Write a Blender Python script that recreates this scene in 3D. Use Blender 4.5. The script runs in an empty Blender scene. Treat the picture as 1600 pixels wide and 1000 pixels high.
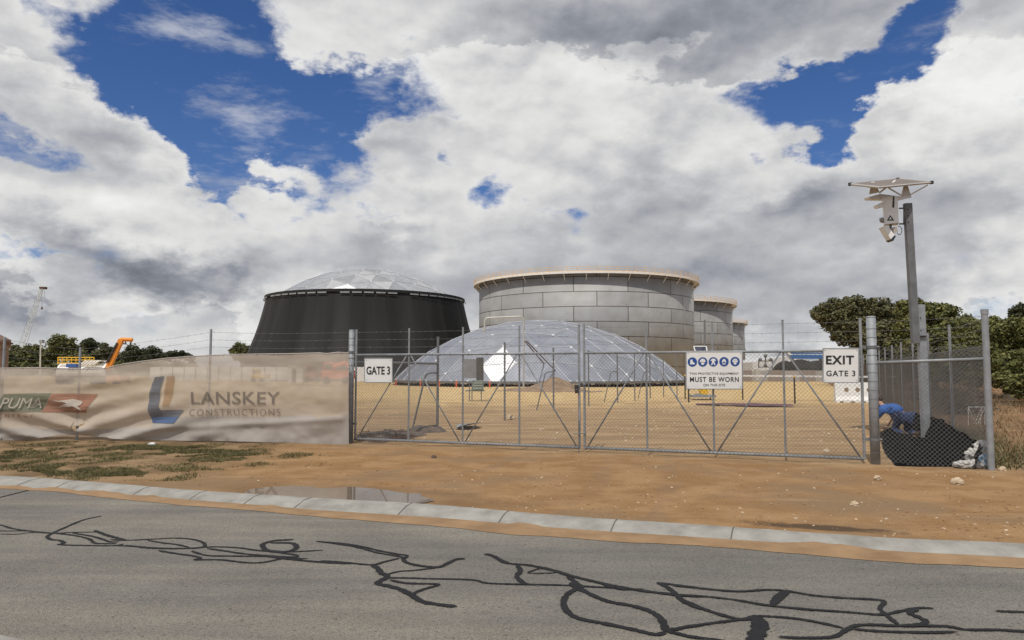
import bpy, bmesh, math, random
import numpy as np
from mathutils import Vector, Matrix, noise as mn
C = bpy.context.collection
SC = bpy.context.scene
R = math.radians
# ---------------------------------------------------------------- camera
F = 1155.0; CAMZ = 1.6; PITCH = math.atan(78/F)
cam_d = bpy.data.cameras.new('camera'); cam = bpy.data.objects.new('camera', cam_d); C.objects.link(cam)
cam.location = (0, 0, CAMZ); cam.rotation_euler = (R(90)+PITCH, 0, 0)
cam_d.sensor_width = 36; cam_d.lens = 36*F/1600; cam_d.clip_end = 8000; cam_d.clip_start = 0.05
SC.camera = cam
SC.view_settings.view_transform = 'Standard'; SC.view_settings.look = 'None'
SC.view_settings.gamma = 1; SC.view_settings.exposure = -0.35
CP, SP = math.cos(PITCH), math.sin(PITCH)
def ray(px, py):
    c = (px-800)/F; d = (500-py)/F
    return Vector((c, CP-d*SP, SP+d*CP))
def G(px, py, z=0.0):
    r = ray(px, py); t = (z-CAMZ)/r.z
    return Vector((r.x*t, r.y*t, z))
def P(px, py, Y):
    r = ray(px, py); t = Y/r.y
    return Vector((r.x*t, Y, CAMZ+r.z*t))
# ---------------------------------------------------------------- sun
SUN_EL = R(58); SUN_H = Vector((-.36, -.93, 0)).normalized()
sd = SUN_H*math.cos(SUN_EL)+Vector((0, 0, math.sin(SUN_EL)))
sl = bpy.data.lights.new('sun', 'SUN'); sun = bpy.data.objects.new('sun', sl); C.objects.link(sun)
sl.energy = 4.0; sl.angle = R(0.6); sl.color = (1, .95, .87)
sun.rotation_euler = sd.to_track_quat('Z', 'Y').to_euler(); sun.location = (0, 0, 60)
# ---------------------------------------------------------------- world: Nishita sky with procedural clouds
W = bpy.data.worlds.new('World'); SC.world = W; W.use_nodes = True
nt = W.node_tree; N = nt.nodes; L = nt.links; N.clear()
def nd(t, **k):
    n = N.new(t)
    for a, b in k.items(): setattr(n, a, b)
    return n
def mth(op, a, b=None, c=None, clamp=False, tree=None):
    tr = tree or nt
    n = tr.nodes.new('ShaderNodeMath'); n.operation = op; n.use_clamp = clamp
    for i, v in enumerate((a, b, c)):
        if v is None: continue
        if isinstance(v, (int, float)): n.inputs[i].default_value = v
        else: tr.links.new(v, n.inputs[i])
    return n.outputs[0]
out = nd('ShaderNodeOutputWorld')
sky = nd('ShaderNodeTexSky', sky_type='NISHITA', sun_disc=False)
sky.sun_elevation = SUN_EL; sky.sun_rotation = math.atan2(SUN_H.x, SUN_H.y)
sky.air_density = 1.0; sky.dust_density = 0.2; sky.ozone_density = 3.0
bg1 = nd('ShaderNodeBackground'); bg1.inputs[1].default_value = 0.085
hs_ = nd('ShaderNodeHueSaturation'); hs_.inputs['Saturation'].default_value = 1.2; hs_.inputs['Value'].default_value = .95; L.new(sky.outputs[0], hs_.inputs['Color']); tn_ = nd('ShaderNodeMix', data_type='RGBA', blend_type='MULTIPLY'); tn_.inputs[0].default_value = 1; tn_.inputs[7].default_value = (1.0, 1.0, 1.28, 1); L.new(hs_.outputs[0], tn_.inputs[6]); L.new(tn_.outputs[2], bg1.inputs[0])
tc = nd('ShaderNodeTexCoord'); sx = nd('ShaderNodeSeparateXYZ'); L.new(tc.outputs['Generated'], sx.inputs[0])
az = mth('ARCTAN2', sx.outputs[0], sx.outputs[1]); el = mth('ARCSINE', sx.outputs[2])
cmb = nd('ShaderNodeCombineXYZ'); L.new(az, cmb.inputs[0]); L.new(el, cmb.inputs[1])
def noise_n(vec, scale, detail, rough=.55, lac=2.0, col=False):
    n = nd('ShaderNodeTexNoise'); n.inputs['Scale'].default_value = scale; n.inputs['Detail'].default_value = detail
    n.inputs['Roughness'].default_value = rough; n.inputs['Lacunarity'].default_value = lac
    L.new(vec, n.inputs['Vector']); return n.outputs['Color' if col else 'Fac']
mp = nd('ShaderNodeMapping'); mp.inputs['Scale'].default_value = (1, 1, 1.7); L.new(tc.outputs['Generated'], mp.inputs['Vector'])
dirv = mp.outputs[0]
w1 = noise_n(dirv, 7, 7, .6, col=True)
sub = nd('ShaderNodeVectorMath', operation='SUBTRACT'); L.new(w1, sub.inputs[0]); sub.inputs[1].default_value = (.5, .5, .5)
scl = nd('ShaderNodeVectorMath', operation='SCALE'); L.new(sub.outputs[0], scl.inputs[0]); scl.inputs[3].default_value = .20
add = nd('ShaderNodeVectorMath', operation='ADD'); L.new(cmb.outputs[0], add.inputs[0]); L.new(scl.outputs[0], add.inputs[1])
wv = add.outputs[0]
def blobs(lst, start):
    v = start
    for (px, py, sxp, syp, rot, amp) in lst:
        r = ray(px, py).normalized(); a = math.atan2(r.x, r.y); e = math.asin(r.z)
        k = math.cos(a)**1.5/F*1.25
        m = nd('ShaderNodeMapping', vector_type='TEXTURE')
        m.inputs['Location'].default_value = (a, e, 0); m.inputs['Rotation'].default_value = (0, 0, R(-rot)); m.inputs['Scale'].default_value = (sxp*k*1.62, syp*k*1.62, 1)
        L.new(wv, m.inputs['Vector'])
        g = nd('ShaderNodeTexGradient', gradient_type='SPHERICAL'); L.new(m.outputs[0], g.inputs[0])
        v = mth('MULTIPLY_ADD', g.outputs['Fac'], amp, v)
    return v
# cover: positive = cloud; blue gaps pull it down
GAPS = [(280,60,130,75,20,-1.2),(400,110,110,90,0,-1.3),(170,120,110,34,35,-1.0),(330,165,110,50,25,-1.0),(475,165,130,50,8,-1.1),
        (640,135,110,48,-8,-1.1),(735,185,40,22,0,-.5),(385,250,75,55,30,-1.1),(530,275,60,30,30,-.9),(345,275,24,28,0,-.8),
        (1245,160,95,30,0,-1.15),(1345,135,75,36,-30,-1.1),(1415,75,48,50,-30,-.95),(1440,8,50,22,0,-.8),(1302,212,20,22,0,-.8),
        (683,262,26,20,20,-.75),(776,306,24,30,10,-.8),(872,325,26,32,0,-.75),(30,248,60,24,15,-.75),(35,400,70,14,0,-.7),
        (590,352,34,8,0,-.5),(1560,545,160,50,0,-.42),(1240,530,110,45,0,-.42),(250,530,90,40,0,-.4),
        (430,270,34,42,20,1.1),(430,185,60,16,8,.62),(600,235,110,52,10,.75),(545,75,110,60,10,.5),(440,70,60,36,20,.6),(370,105,50,14,10,.42),(760,150,60,60,0,.3),(70,150,60,30,20,.45),(60,60,80,40,0,.35)]
cn = noise_n(dirv, 5.0, 10, .6)
cn0 = mth('MULTIPLY_ADD', cn, 1.5, -.75)
cn0 = mth('ADD', cn0, mth('MULTIPLY_ADD', noise_n(dirv, 16, 7, .62), 1.15, -.575))
hz = nd('ShaderNodeMapRange'); L.new(sx.outputs[1], hz.inputs[0]); hz.inputs[1].default_value = -.25; hz.inputs[2].default_value = .35; hz.inputs[3].default_value = .12; hz.inputs[4].default_value = .56
cov = blobs(GAPS, mth('ADD', cn0, hz.outputs[0]))
al = nd('ShaderNodeMapRange', interpolation_type='SMOOTHSTEP'); L.new(cov, al.inputs[0]); al.inputs[1].default_value = -.24; al.inputs[2].default_value = .30
cmp_ = nd('ShaderNodeMapping'); cmp_.inputs['Scale'].default_value = (1, 1, 3.2); cmp_.inputs['Rotation'].default_value = (0, R(12), 0); L.new(tc.outputs['Generated'], cmp_.inputs['Vector'])
cir = nd('ShaderNodeMapRange', interpolation_type='SMOOTHSTEP'); L.new(noise_n(cmp_.outputs[0], 6, 9, .62), cir.inputs[0]); cir.inputs[1].default_value = .50; cir.inputs[2].default_value = .72; cir.inputs[4].default_value = .55
alm = mth('MAXIMUM', al.outputs[0], cir.outputs[0])
# brightness of the clouds
off = nd('ShaderNodeVectorMath', operation='ADD'); L.new(dirv, off.inputs[0]); off.inputs[1].default_value = (-.012, -.01, .045)
relA = noise_n(dirv, 3.6, 4, .45); relB = noise_n(off.outputs[0], 3.6, 4, .45)
rel = mth('SUBTRACT', relA, relB)
fine = noise_n(dirv, 3.1, 5, .5)
off3 = nd('ShaderNodeVectorMath', operation='ADD'); L.new(dirv, off3.inputs[0]); off3.inputs[1].default_value = (-.006, -.004, .018)
rel3 = mth('SUBTRACT', noise_n(dirv, 13, 7, .55), noise_n(off3.outputs[0], 13, 7, .55))
b0 = mth('MULTIPLY_ADD', rel, 1.2, .61)
b0 = mth('MULTIPLY_ADD', rel3, .42, b0)
b0 = mth('MULTIPLY_ADD', mth('SUBTRACT', fine, .5), .32, b0)
# edges of thin cloud are brighter than their thick cores
thick = nd('ShaderNodeMapRange'); L.new(cov, thick.inputs[0]); thick.inputs[1].default_value = .1; thick.inputs[2].default_value = 1.0; thick.inputs[3].default_value = .12; thick.inputs[4].default_value = -.05
b0 = mth('ADD', b0, thick.outputs[0])
SH = [(1180,55,270,90,0,-.38),(900,60,110,50,0,-.12),(200,412,90,34,8,-.60),(310,425,60,30,0,-.40),(60,460,60,26,0,-.22),(1030,225,45,70,0,-.22),(1235,325,70,28,-10,-.28),
      (1080,430,190,70,0,-.20),(1500,400,220,60,0,-.18),(590,402,60,20,0,-.22),(250,290,190,45,10,-.15),(60,470,110,40,0,-.18),(940,300,60,80,0,-.12),(500,520,700,60,0,-.08),(1450,520,300,50,0,-.14),(250,350,120,30,0,.08),(620,340,140,40,0,.10),(780,420,160,40,0,.06),
      (880,150,150,55,10,.26),(1010,185,110,38,25,.26),(1180,215,90,36,20,.20),(430,270,42,40,20,.34),(560,70,150,60,0,.08),(1370,200,90,40,-15,.12),(640,220,120,50,0,.06),
      (100,150,130,60,25,.06),(900,400,70,40,0,.10),(450,345,200,30,0,.08),(860,260,130,60,0,.08),(1530,90,90,80,0,.10)]
br = blobs(SH, b0)
FR = [(960,330,270,165,14,1.0),(1180,360,150,120,10,.7),(720,330,170,150,0,.7),(430,340,60,120,0,.8),(1450,320,170,150,-25,.9),(90,290,230,140,28,.9),(560,330,160,110,0,.5)]
fr = blobs(FR, mth('ADD', mth('MULTIPLY_ADD', noise_n(dirv, 9, 7, .6), .9, -.45), -.30))
fa = nd('ShaderNodeMapRange', interpolation_type='SMOOTHSTEP'); L.new(fr, fa.inputs[0]); fa.inputs[1].default_value = -.02; fa.inputs[2].default_value = .05
fg = nd('ShaderNodeMapRange'); L.new(fr, fg.inputs[0]); fg.inputs[1].default_value = 0; fg.inputs[2].default_value = .42; fg.inputs[3].default_value = .24; fg.inputs[4].default_value = -.06
br = mth('MULTIPLY_ADD', fa.outputs[0], fg.outputs[0], br)
brc = nd('ShaderNodeValToRGB'); L.new(br, brc.inputs[0]); cr = brc.color_ramp
cr.elements[0].position = 0.0; cr.elements[0].color = (.17, .18, .205, 1)
cr.elements[1].position = 1.0; cr.elements[1].color = (.98, .98, .97, 1)
for p, c in ((.25, (.30, .32, .365, 1)), (.5, (.53, .54, .565, 1)), (.74, (.80, .795, .79, 1))):
    e_ = cr.elements.new(p); e_.color = c
bg2 = nd('ShaderNodeBackground'); L.new(brc.outputs[0], bg2.inputs[0]); bg2.inputs[1].default_value = 1.15
mx = nd('ShaderNodeMixShader'); L.new(alm, mx.inputs[0]); L.new(bg1.outputs[0], mx.inputs[1]); L.new(bg2.outputs[0], mx.inputs[2])
L.new(mx.outputs[0], out.inputs[0])
W.cycles.sampling_method = 'MANUAL'; W.cycles.sample_map_resolution = 512
# ================================================================ helpers
MATS = {}
def mat(name, col, rough=.7, metal=0.0, var=.15, scale=3.0, bump=0.0, bscale=40.0, col2=None, spec=.5, mapscale=None):
    """principled material, colour varied by noise between col and col2"""
    if name in MATS: return MATS[name]
    m = bpy.data.materials.new(name); m.use_nodes = True; t = m.node_tree; b = t.nodes['Principled BSDF']
    b.inputs['Roughness'].default_value = rough; b.inputs['Metallic'].default_value = metal
    b.inputs['Specular IOR Level'].default_value = spec
    o = t.nodes.new('ShaderNodeTexCoord').outputs['Object']
    if mapscale:
        q = t.nodes.new('ShaderNodeMapping'); q.inputs['Scale'].default_value = mapscale; t.links.new(o, q.inputs[0]); o = q.outputs[0]
    n = t.nodes.new('ShaderNodeTexNoise'); n.inputs['Scale'].default_value = scale; n.inputs['Detail'].default_value = 6; n.inputs['Roughness'].default_value = .6
    t.links.new(o, n.inputs['Vector'])
    r = t.nodes.new('ShaderNodeValToRGB'); t.links.new(n.outputs['Fac'], r.inputs[0])
    c2 = col2 or tuple(min(1, c*(1+var)) for c in col); c1 = col if col2 else tuple(c*(1-var) for c in col)
    r.color_ramp.elements[0].position = .32; r.color_ramp.elements[1].position = .68
    r.color_ramp.elements[0].color = (*c1, 1); r.color_ramp.elements[1].color = (*c2, 1)
    t.links.new(r.outputs[0], b.inputs['Base Color'])
    if bump:
        n2 = t.nodes.new('ShaderNodeTexNoise'); n2.inputs['Scale'].default_value = bscale; n2.inputs['Detail'].default_value = 4
        t.links.new(o, n2.inputs['Vector'])
        bp = t.nodes.new('ShaderNodeBump'); bp.inputs['Strength'].default_value = bump; bp.inputs['Distance'].default_value = .02
        t.links.new(n2.outputs['Fac'], bp.inputs['Height']); t.links.new(bp.outputs[0], b.inputs['Normal'])
    MATS[name] = m; return m
def tag(o, label=None, cat=None, group=None, kind=None):
    if label: o['label'] = label
    if cat: o['category'] = cat
    if group: o['group'] = group
    if kind: o['kind'] = kind
    return o
def empty(name, loc=(0, 0, 0), label=None, cat=None, group=None):
    o = bpy.data.objects.new(name, None); C.objects.link(o); o.location = loc; o.empty_display_size = .3
    o['_off'] = list(loc)
    return tag(o, label, cat, group)
class MB:
    def __init__(s): s.v = []; s.f = []; s.mi = []; s.m = 0
    def add(s, vs, fs):
        b = len(s.v); s.v += [tuple(v) for v in vs]; s.f += [tuple(i+b for i in f) for f in fs]; s.mi += [s.m]*len(fs); return s
    def box(s, c, size, rot=None):
        c = Vector(c); h = Vector(size)/2
        M = rot if rot is not None else Matrix.Identity(3)
        vs = [c+M@Vector((x*h.x, y*h.y, z*h.z)) for x in (-1, 1) for y in (-1, 1) for z in (-1, 1)]
        return s.add(vs, [(0, 1, 3, 2), (4, 6, 7, 5), (0, 4, 5, 1), (2, 3, 7, 6), (0, 2, 6, 4), (1, 5, 7, 3)])
    def tube(s, p0, p1, r, n=8, r1=None, caps=True):
        p0 = Vector(p0); p1 = Vector(p1); d = p1-p0
        if d.length < 1e-6: return s
        q = d.to_track_quat('Z', 'Y'); r1 = r if r1 is None else r1
        vs = []
        for p, rr in ((p0, r), (p1, r1)):
            for i in range(n):
                a = 2*math.pi*i/n; vs.append(p+q@Vector((rr*math.cos(a), rr*math.sin(a), 0)))
        fs = [(i, (i+1) % n, n+(i+1) % n, n+i) for i in range(n)]
        if caps: fs += [tuple(range(n-1, -1, -1)), tuple(range(n, 2*n))]
        return s.add(vs, fs)
    def path(s, pts, r, n=8):
        for a, b in zip(pts[:-1], pts[1:]): s.tube(a, b, r, n)
        return s
    def poly(s, pts, th=None):
        """flat polygon; with th (vector) extruded"""
        k = len(pts)
        if th is None: return s.add(pts, [tuple(range(k))])
        th = Vector(th); return s.add(list(pts)+[Vector(p)+th for p in pts], [tuple(range(k-1, -1, -1)), tuple(range(k, 2*k))]+[(i, (i+1) % k, k+(i+1) % k, k+i) for i in range(k)])
    def sphere(s, c, rad, nu=12, nv=8, disp=0, seed=0):
        c = Vector(c); rad = Vector(rad) if not isinstance(rad, (int, float)) else Vector((rad,)*3)
        vs = []; 
        for j in range(nv+1):
            th = math.pi*j/nv
            for i in range(nu):
                a = 2*math.pi*i/nu; d = Vector((math.sin(th)*math.cos(a), math.sin(th)*math.sin(a), math.cos(th)))
                k = 1+(disp*mn.noise(d*2.3+Vector((seed, seed*.7, 0))) if disp else 0)
                vs.append(c+Vector((d.x*rad.x, d.y*rad.y, d.z*rad.z))*k)
        fs = [(j*nu+i, j*nu+(i+1) % nu, (j+1)*nu+(i+1) % nu, (j+1)*nu+i) for j in range(nv) for i in range(nu)]
        return s.add(vs, [tuple(reversed(f)) for f in fs])
    def ring(s, c, prof, n=96, a0=0, a1=2*math.pi):
        """revolve closed profile [(r,z)] about vertical axis"""
        c = Vector(c); k = len(prof); full = abs(a1-a0-2*math.pi) < 1e-6; m = n if full else n+1
        vs = [c+Vector((r*math.cos(a0+(a1-a0)*i/n), r*math.sin(a0+(a1-a0)*i/n), z)) for i in range(m) for r, z in prof]
        fs = [(i*k+j, ((i+1) % m)*k+j, ((i+1) % m)*k+(j+1) % k, i*k+(j+1) % k) for i in range(n) for j in range(k)]
        return s.add(vs, fs)
    def build(s, name, mats, parent=None, smooth=False, bevel=0):
        if not isinstance(mats, (list, tuple)): mats = [mats]
        o_ = Vector((0, 0, 0))
        if parent is not None:
            o_ = Vector(parent['_off']) if '_off' in parent.keys() else Vector((0, 0, 0))
        me = bpy.data.meshes.new(name); me.from_pydata([(v[0]-o_.x, v[1]-o_.y, v[2]-o_.z) for v in s.v], [], s.f)
        for m in mats: me.materials.append(m)
        if len(mats) > 1: me.polygons.foreach_set('material_index', s.mi)
        if smooth: me.polygons.foreach_set('use_smooth', [True]*len(me.polygons))
        me.update(); o = bpy.data.objects.new(name, me); C.objects.link(o)
        if parent is not None: o.parent = parent; o['_off'] = list(o_)
        if bevel:
            bm = bmesh.new(); bm.from_mesh(me); bmesh.ops.bevel(bm, geom=[e for e in bm.edges], offset=bevel, segments=1, affect='EDGES'); bm.to_mesh(me); bm.free()
        return o
def copy_thing(o, loc, label=None, rotz=None, parent=None):
    c = o.copy(); C.objects.link(c)
    if parent is None:
        c.location = loc
        if rotz is not None: c.rotation_euler = (0, 0, rotz)
        if label: c['label'] = label
    else: c.parent = parent
    for ch in o.children: copy_thing(ch, None, parent=c)
    return c
def text2d(txt, bold=0.0, spacing=1.0, shear=0.0):
    cu = bpy.data.curves.new('t', 'FONT'); cu.body = txt; cu.size = 1; cu.offset = bold; cu.space_character = spacing; cu.shear = shear; cu.fill_mode = 'FRONT'; cu.resolution_u = 4
    o = bpy.data.objects.new('t', cu); C.objects.link(o); dg = bpy.context.evaluated_depsgraph_get()
    me = bpy.data.meshes.new_from_object(o.evaluated_get(dg)); vs = [(v.co.x, v.co.y) for v in me.vertices]; fs = [tuple(p.vertices) for p in me.polygons]
    bpy.data.objects.remove(o); bpy.data.curves.remove(cu); bpy.data.meshes.remove(me)
    return vs, fs
def text_on(mb, fn, txt, box, bold=0.0, spacing=1.0, shear=0.0):
    vs, fs = text2d(txt, bold, spacing, shear)
    xs = [v[0] for v in vs]; ys = [v[1] for v in vs]; x0, x1, y0, y1 = min(xs), max(xs), min(ys), max(ys)
    bx0, by0, bx1, by1 = box
    mb.add([fn(bx0+(x-x0)/(x1-x0)*(bx1-bx0), by1-(y-y0)/(y1-y0)*(by1-by0)) for x, y in vs], fs)
def N2(x, y, s=1.0, seed=0.0): return mn.noise(Vector((x*s+seed*13.1, y*s-seed*7.7, seed)))
def fbm(x, y, s=1.0, o=4, seed=0.0):
    return mn.fractal(Vector((x*s+seed*13.1, y*s-seed*7.7, seed)), 1.0, 2.0, o)
def inpoly(x, y, poly):
    c = False; j = len(poly)-1
    for i in range(len(poly)):
        xi, yi = poly[i][0], poly[i][1]; xj, yj = poly[j][0], poly[j][1]
        if (yi > y) != (yj > y) and x < (xj-xi)*(y-yi)/(yj-yi)+xi: c = not c
        j = i
    return c
def smooth_path(pts, k=6):
    out = []; n = len(pts)
    for i in range(n-1):
        p0 = pts[max(i-1, 0)]; p1 = pts[i]; p2 = pts[i+1]; p3 = pts[min(i+2, n-1)]
        for j in range(k):
            t = j/k; t2 = t*t; t3 = t2*t
            out.append(tuple(.5*((2*b)+(-a+c)*t+(2*a-5*b+4*c-d)*t2+(-a+3*b-3*c+d)*t3) for a, b, c, d in zip(p0, p1, p2, p3)))
    out.append(tuple(pts[-1])); return out
# ---------------------------------------------------------------- materials
GALV = mat('galvanised_steel', (.27, .285, .30), .62, .25, .18, 6, .05, 60)
GALVD = mat('weathered_galvanised_steel', (.15, .155, .16), .65, .2, .2, 5)
WIRE = mat('chain_link_wire', (.17, .17, .165), .6, .2, .15, 2)
WHITE = mat('white_paint', (.74, .74, .72), .5, 0, .08, 4)
SIGNW = mat('sign_face_white', (.70, .71, .70), .45, 0, .05, 3, col2=(.62, .62, .61))
BLACK = mat('black_lettering', (.015, .015, .017), .5, 0, .1)
BLUE = mat('sign_blue', (.012, .06, .25), .45, 0, .05)
BLACKF = mat('black_shade_cloth', (.012, .012, .013), .9, 0, .35, 1.5, .3, 30)
RUST = mat('rusty_steel', (.10, .045, .03), .85, 0, .4, 8)
ORANGE = mat('orange_paint', (.62, .22, .02), .5, 0, .1)
YEL = mat('yellow_paint', (.70, .42, .03), .5, 0, .1)
REDO = mat('safety_orange', (.75, .13, .05), .6, 0, .15)
RUBBER = mat('black_rubber', (.015, .015, .015), .85, 0, .2)
CONC = mat('pale_concrete', (.36, .35, .32), .85, 0, .12, 2.5, .25, 60, col2=(.46, .45, .42))
GLASSD = mat('dark_glass', (.02, .025, .03), .08, 0, .1)
ALW = mat('mill_aluminium_white', (.80, .80, .80), .35, .3, .1, 3)
BARK = mat('tree_bark', (.09, .07, .05), .9, 0, .3, 3)
# ================================================================ ground, road, kerb
BK = [(-900,715),(-400,721),(0,742.5),(62,746),(125,751),(203,757),(281,764),(387,771),(500,778),(680,788),(875,805),(1100,820),(1256,831),(1412,841),(1600,849),(2100,881),(2600,915)]
FK = [(-900,727),(-400,736),(0,761.5),(59,763),(109,767),(156,770.5),(234,776),(312,783),(406,790),(500,798),(680,809.5),(875,826),(1100,841),(1250,851),(1412,863),(1600,873),(2100,907),(2600,943)]
ZR = -0.045
bk = smooth_path([tuple(G(x, y, .02))[:2] for x, y in BK], 8); fk = smooth_path([tuple(G(x, y, ZR))[:2] for x, y in FK], 8)
def yat(path, x):
    if x <= path[0][0]: 
        a, b = path[0], path[6]
    elif x >= path[-1][0]: a, b = path[-7], path[-1]
    else:
        for a, b in zip(path[:-1], path[1:]):
            if a[0] <= x <= b[0]: break
    return a[1]+(b[1]-a[1])*(x-a[0])/(b[0]-a[0]+1e-9)
PUD = [(110,185),(150,162),(300,146),(450,145),(540,155),(640,152),(700,149),(800,155),(900,166),(1000,180),(1080,185),(1110,205),(1170,222),(1130,235),(1050,243),(900,240),(700,226),(400,212)]
PUDW = [G(350+x/3.556, 720+y/3.556, 0) for x, y in PUD]
pc = sum(PUDW, Vector())/len(PUDW)
def near_puddle(x, y):
    return math.exp(-(((x-pc.x)/2.6)**2+((y-pc.y)/1.2)**2))
SITE0 = G(553, 692); SITE1 = G(1350, 725)
def gz(x, y):
    """height of the sandy ground"""
    yk = (yat(bk, x)+yat(fk, x))/2
    if y < yk: return -.16
    d = y-yat(bk, x)
    a = min(1, max(0, d/.5))*(1-near_puddle(x, y))
    z = .022*fbm(x, y, .55, 4, 1)*a+.010*fbm(x, y, 2.5, 3, 2)*a
    if y > 20: z += .10*fbm(x, y, .11, 3, 5)*min(1, (y-20)/15)
    if y > 300: z += 0
    return z
def grid_ground():
    xs = list(np.arange(-17, 13.01, .14)); vs_ = [-.30, -.10, -.04, .03]+list(np.arange(.14, 15, .14))
    def ext(lst, lo, hi, k=1.22):
        st = .3; a = lst[0]; o = []
        while a > lo: a -= st; st *= k; o.append(a)
        o = o[::-1]+list(lst); st = .3; a = lst[-1]
        while a < hi: a += st; st *= k; o.append(a)
        return o
    xs = ext(xs, -3000, 3000); vs_ = ext(vs_, -60, 4000)
    m = MB(); nx = len(xs)
    for v in vs_:
        for x in xs:
            y = v+yat(bk, max(-16.5, min(12.5, x))); m.v.append((x, y, -.17 if v < -.06 else (-.03 if v < .0 else gz(x, y))))
    m.f = [(j*nx+i, j*nx+i+1, (j+1)*nx+i+1, (j+1)*nx+i) for j in range(len(vs_)-1) for i in range(nx-1)]; m.mi = [0]*len(m.f)
    return m
def ground_mat():
    m = bpy.data.materials.new('sandy_ground'); m.use_nodes = True; t = m.node_tree; b = t.nodes['Principled BSDF']; ln = t.links.new
    b.inputs['Roughness'].default_value = .95; b.inputs['Specular IOR Level'].default_value = .15
    pos = t.nodes.new('ShaderNodeNewGeometry').outputs['Position']; s = t.nodes.new('ShaderNodeSeparateXYZ'); ln(pos, s.inputs[0])
    def nz(sc, det=5, mapv=None, rough=.6):
        n = t.nodes.new('ShaderNodeTexNoise'); n.inputs['Scale'].default_value = sc; n.inputs['Detail'].default_value = det; n.inputs['Roughness'].default_value = rough
        v = pos
        if mapv:
            q = t.nodes.new('ShaderNodeMapping'); q.inputs['Scale'].default_value = mapv; q.inputs['Rotation'].default_value = (0, 0, R(20)); ln(pos, q.inputs[0]); v = q.outputs[0]
        ln(v, n.inputs['Vector']); return n.outputs['Fac']
    def mr(v, a, b_, c=0, d=1):
        n = t.nodes.new('ShaderNodeMapRange'); n.interpolation_type = 'SMOOTHSTEP'; ln(v, n.inputs[0])
        for i, q in enumerate((a, b_, c, d)): n.inputs[i+1].default_value = q
        return n.outputs[0]
    def mixc(f, a, b_):
        n = t.nodes.new('ShaderNodeMix'); n.data_type = 'RGBA'
        if isinstance(f, (int, float)): n.inputs[0].default_value = f
        else: ln(f, n.inputs[0])
        for i, q in ((6, a), (7, b_)):
            if isinstance(q, tuple): n.inputs[i].default_value = (*q, 1)
            else: ln(q, n.inputs[i])
        return n.outputs[2]
    A = lambda op, x, y=None, z=None: mth(op, x, y, z, tree=t)
    big = nz(.35, 5); mid = nz(1.3, 7); fin = nz(14, 6, rough=.7); strk = nz(1.0, 6, (.35, 2.2, 1))
    c = mixc(mr(mid, .36, .66), (.25, .142, .062), (.335, .205, .102))
    c = mixc(mr(big, .48, .64), c, (.235, .155, .088))
    c = mixc(mr(strk, .55, .75), c, (.35, .23, .125))
    # grey brown trodden soil on the left verge
    lv = A('MULTIPLY', mr(A('ADD', s.outputs[0], A('MULTIPLY', big, 4)), -4.5, -1.5, 1, 0), mr(s.outputs[1], 17, 19, 1, 0))
    c = mixc(A('MULTIPLY', lv, .95), c, mixc(mr(mid, .4, .6), (.15, .10, .055), (.27, .185, .105)))
    # tyre tracks worn towards the gate
    for (xa, ya_, xb, yb_) in ((520, 765, 800, 690), (610, 775, 880, 695), (900, 800, 960, 700), (1030, 812, 1050, 705)):
        a0, b0 = G(xa, ya_), G(xb, yb_); dv = (b0-a0).normalized()
        dl = A('ABSOLUTE', A('ADD', A('SUBTRACT', A('MULTIPLY', A('SUBTRACT', s.outputs[0], a0.x), dv.y), A('MULTIPLY', A('SUBTRACT', s.outputs[1], a0.y), dv.x)), A('MULTIPLY', A('SUBTRACT', big, .5), .9)))
        tr_ = A('MULTIPLY', mr(dl, .09, .20, 1, 0), mr(nz(1.7, 4), .40, .58))
        c = mixc(A('MULTIPLY', tr_, .38), c, (.20, .135, .085))
    # the yard behind the gate: compacted, paler; farther out a pale yellow sand pad
    inside = A('ADD', s.outputs[1], A('MULTIPLY', s.outputs[0], .386))
    ya = mr(A('ADD', inside, A('MULTIPLY', A('SUBTRACT', mid, .5), 2)), 13.9, 15.6)
    yc = mixc(mr(strk, .38, .66), (.26, .172, .095), (.40, .275, .155))
    c = mixc(ya, c, yc)
    pad = mr(A('ADD', s.outputs[1], A('MULTIPLY', A('SUBTRACT', big, .5), 45)), 24, 46)
    c = mixc(pad, c, mixc(mr(mid, .35, .65), (.47, .325, .150), (.59, .43, .225)))
    # scrub land outside the side fence
    sf = mr(A('SUBTRACT', A('SUBTRACT', s.outputs[0], 7.75), A('MULTIPLY', A('SUBTRACT', s.outputs[1], 12.2), .39)), -.1, .5)
    sf = A('MULTIPLY', sf, mr(s.outputs[1], 12.3, 13.5))
    c = mixc(sf, c, mixc(mr(mid, .4, .65), (.20, .11, .055), (.27, .17, .09)))
    # land beyond the site
    c = mixc(mr(s.outputs[1], 180, 240), c, (.14, .13, .07))
    # damp stain behind the kerb, with ragged ends
    st = G(1280, 823.5)
    dx = A('DIVIDE', A('SUBTRACT', s.outputs[0], st.x), .80); dy = A('DIVIDE', A('SUBTRACT', A('ADD', s.outputs[1], A('MULTIPLY', A('SUBTRACT', s.outputs[0], st.x), .33)), st.y), .17)
    dd = A('SQRT', A('ADD', A('MULTIPLY', dx, dx), A('MULTIPLY', dy, dy)))
    stn = mr(A('ADD', dd, A('MULTIPLY', A('SUBTRACT', nz(5, 6), .5), 1.6)), .5, 1.15, 1, 0)
    c = mixc(A('MULTIPLY', stn, .82), c, (.055, .038, .026))
    # damp rim round the puddle
    dx = A('DIVIDE', A('SUBTRACT', s.outputs[0], pc.x), 1.75); dy = A('DIVIDE', A('SUBTRACT', A('ADD', s.outputs[1], A('MULTIPLY', A('SUBTRACT', s.outputs[0], pc.x), .33)), pc.y), .62)
    dd = A('SQRT', A('ADD', A('MULTIPLY', dx, dx), A('MULTIPLY', dy, dy)))
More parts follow.
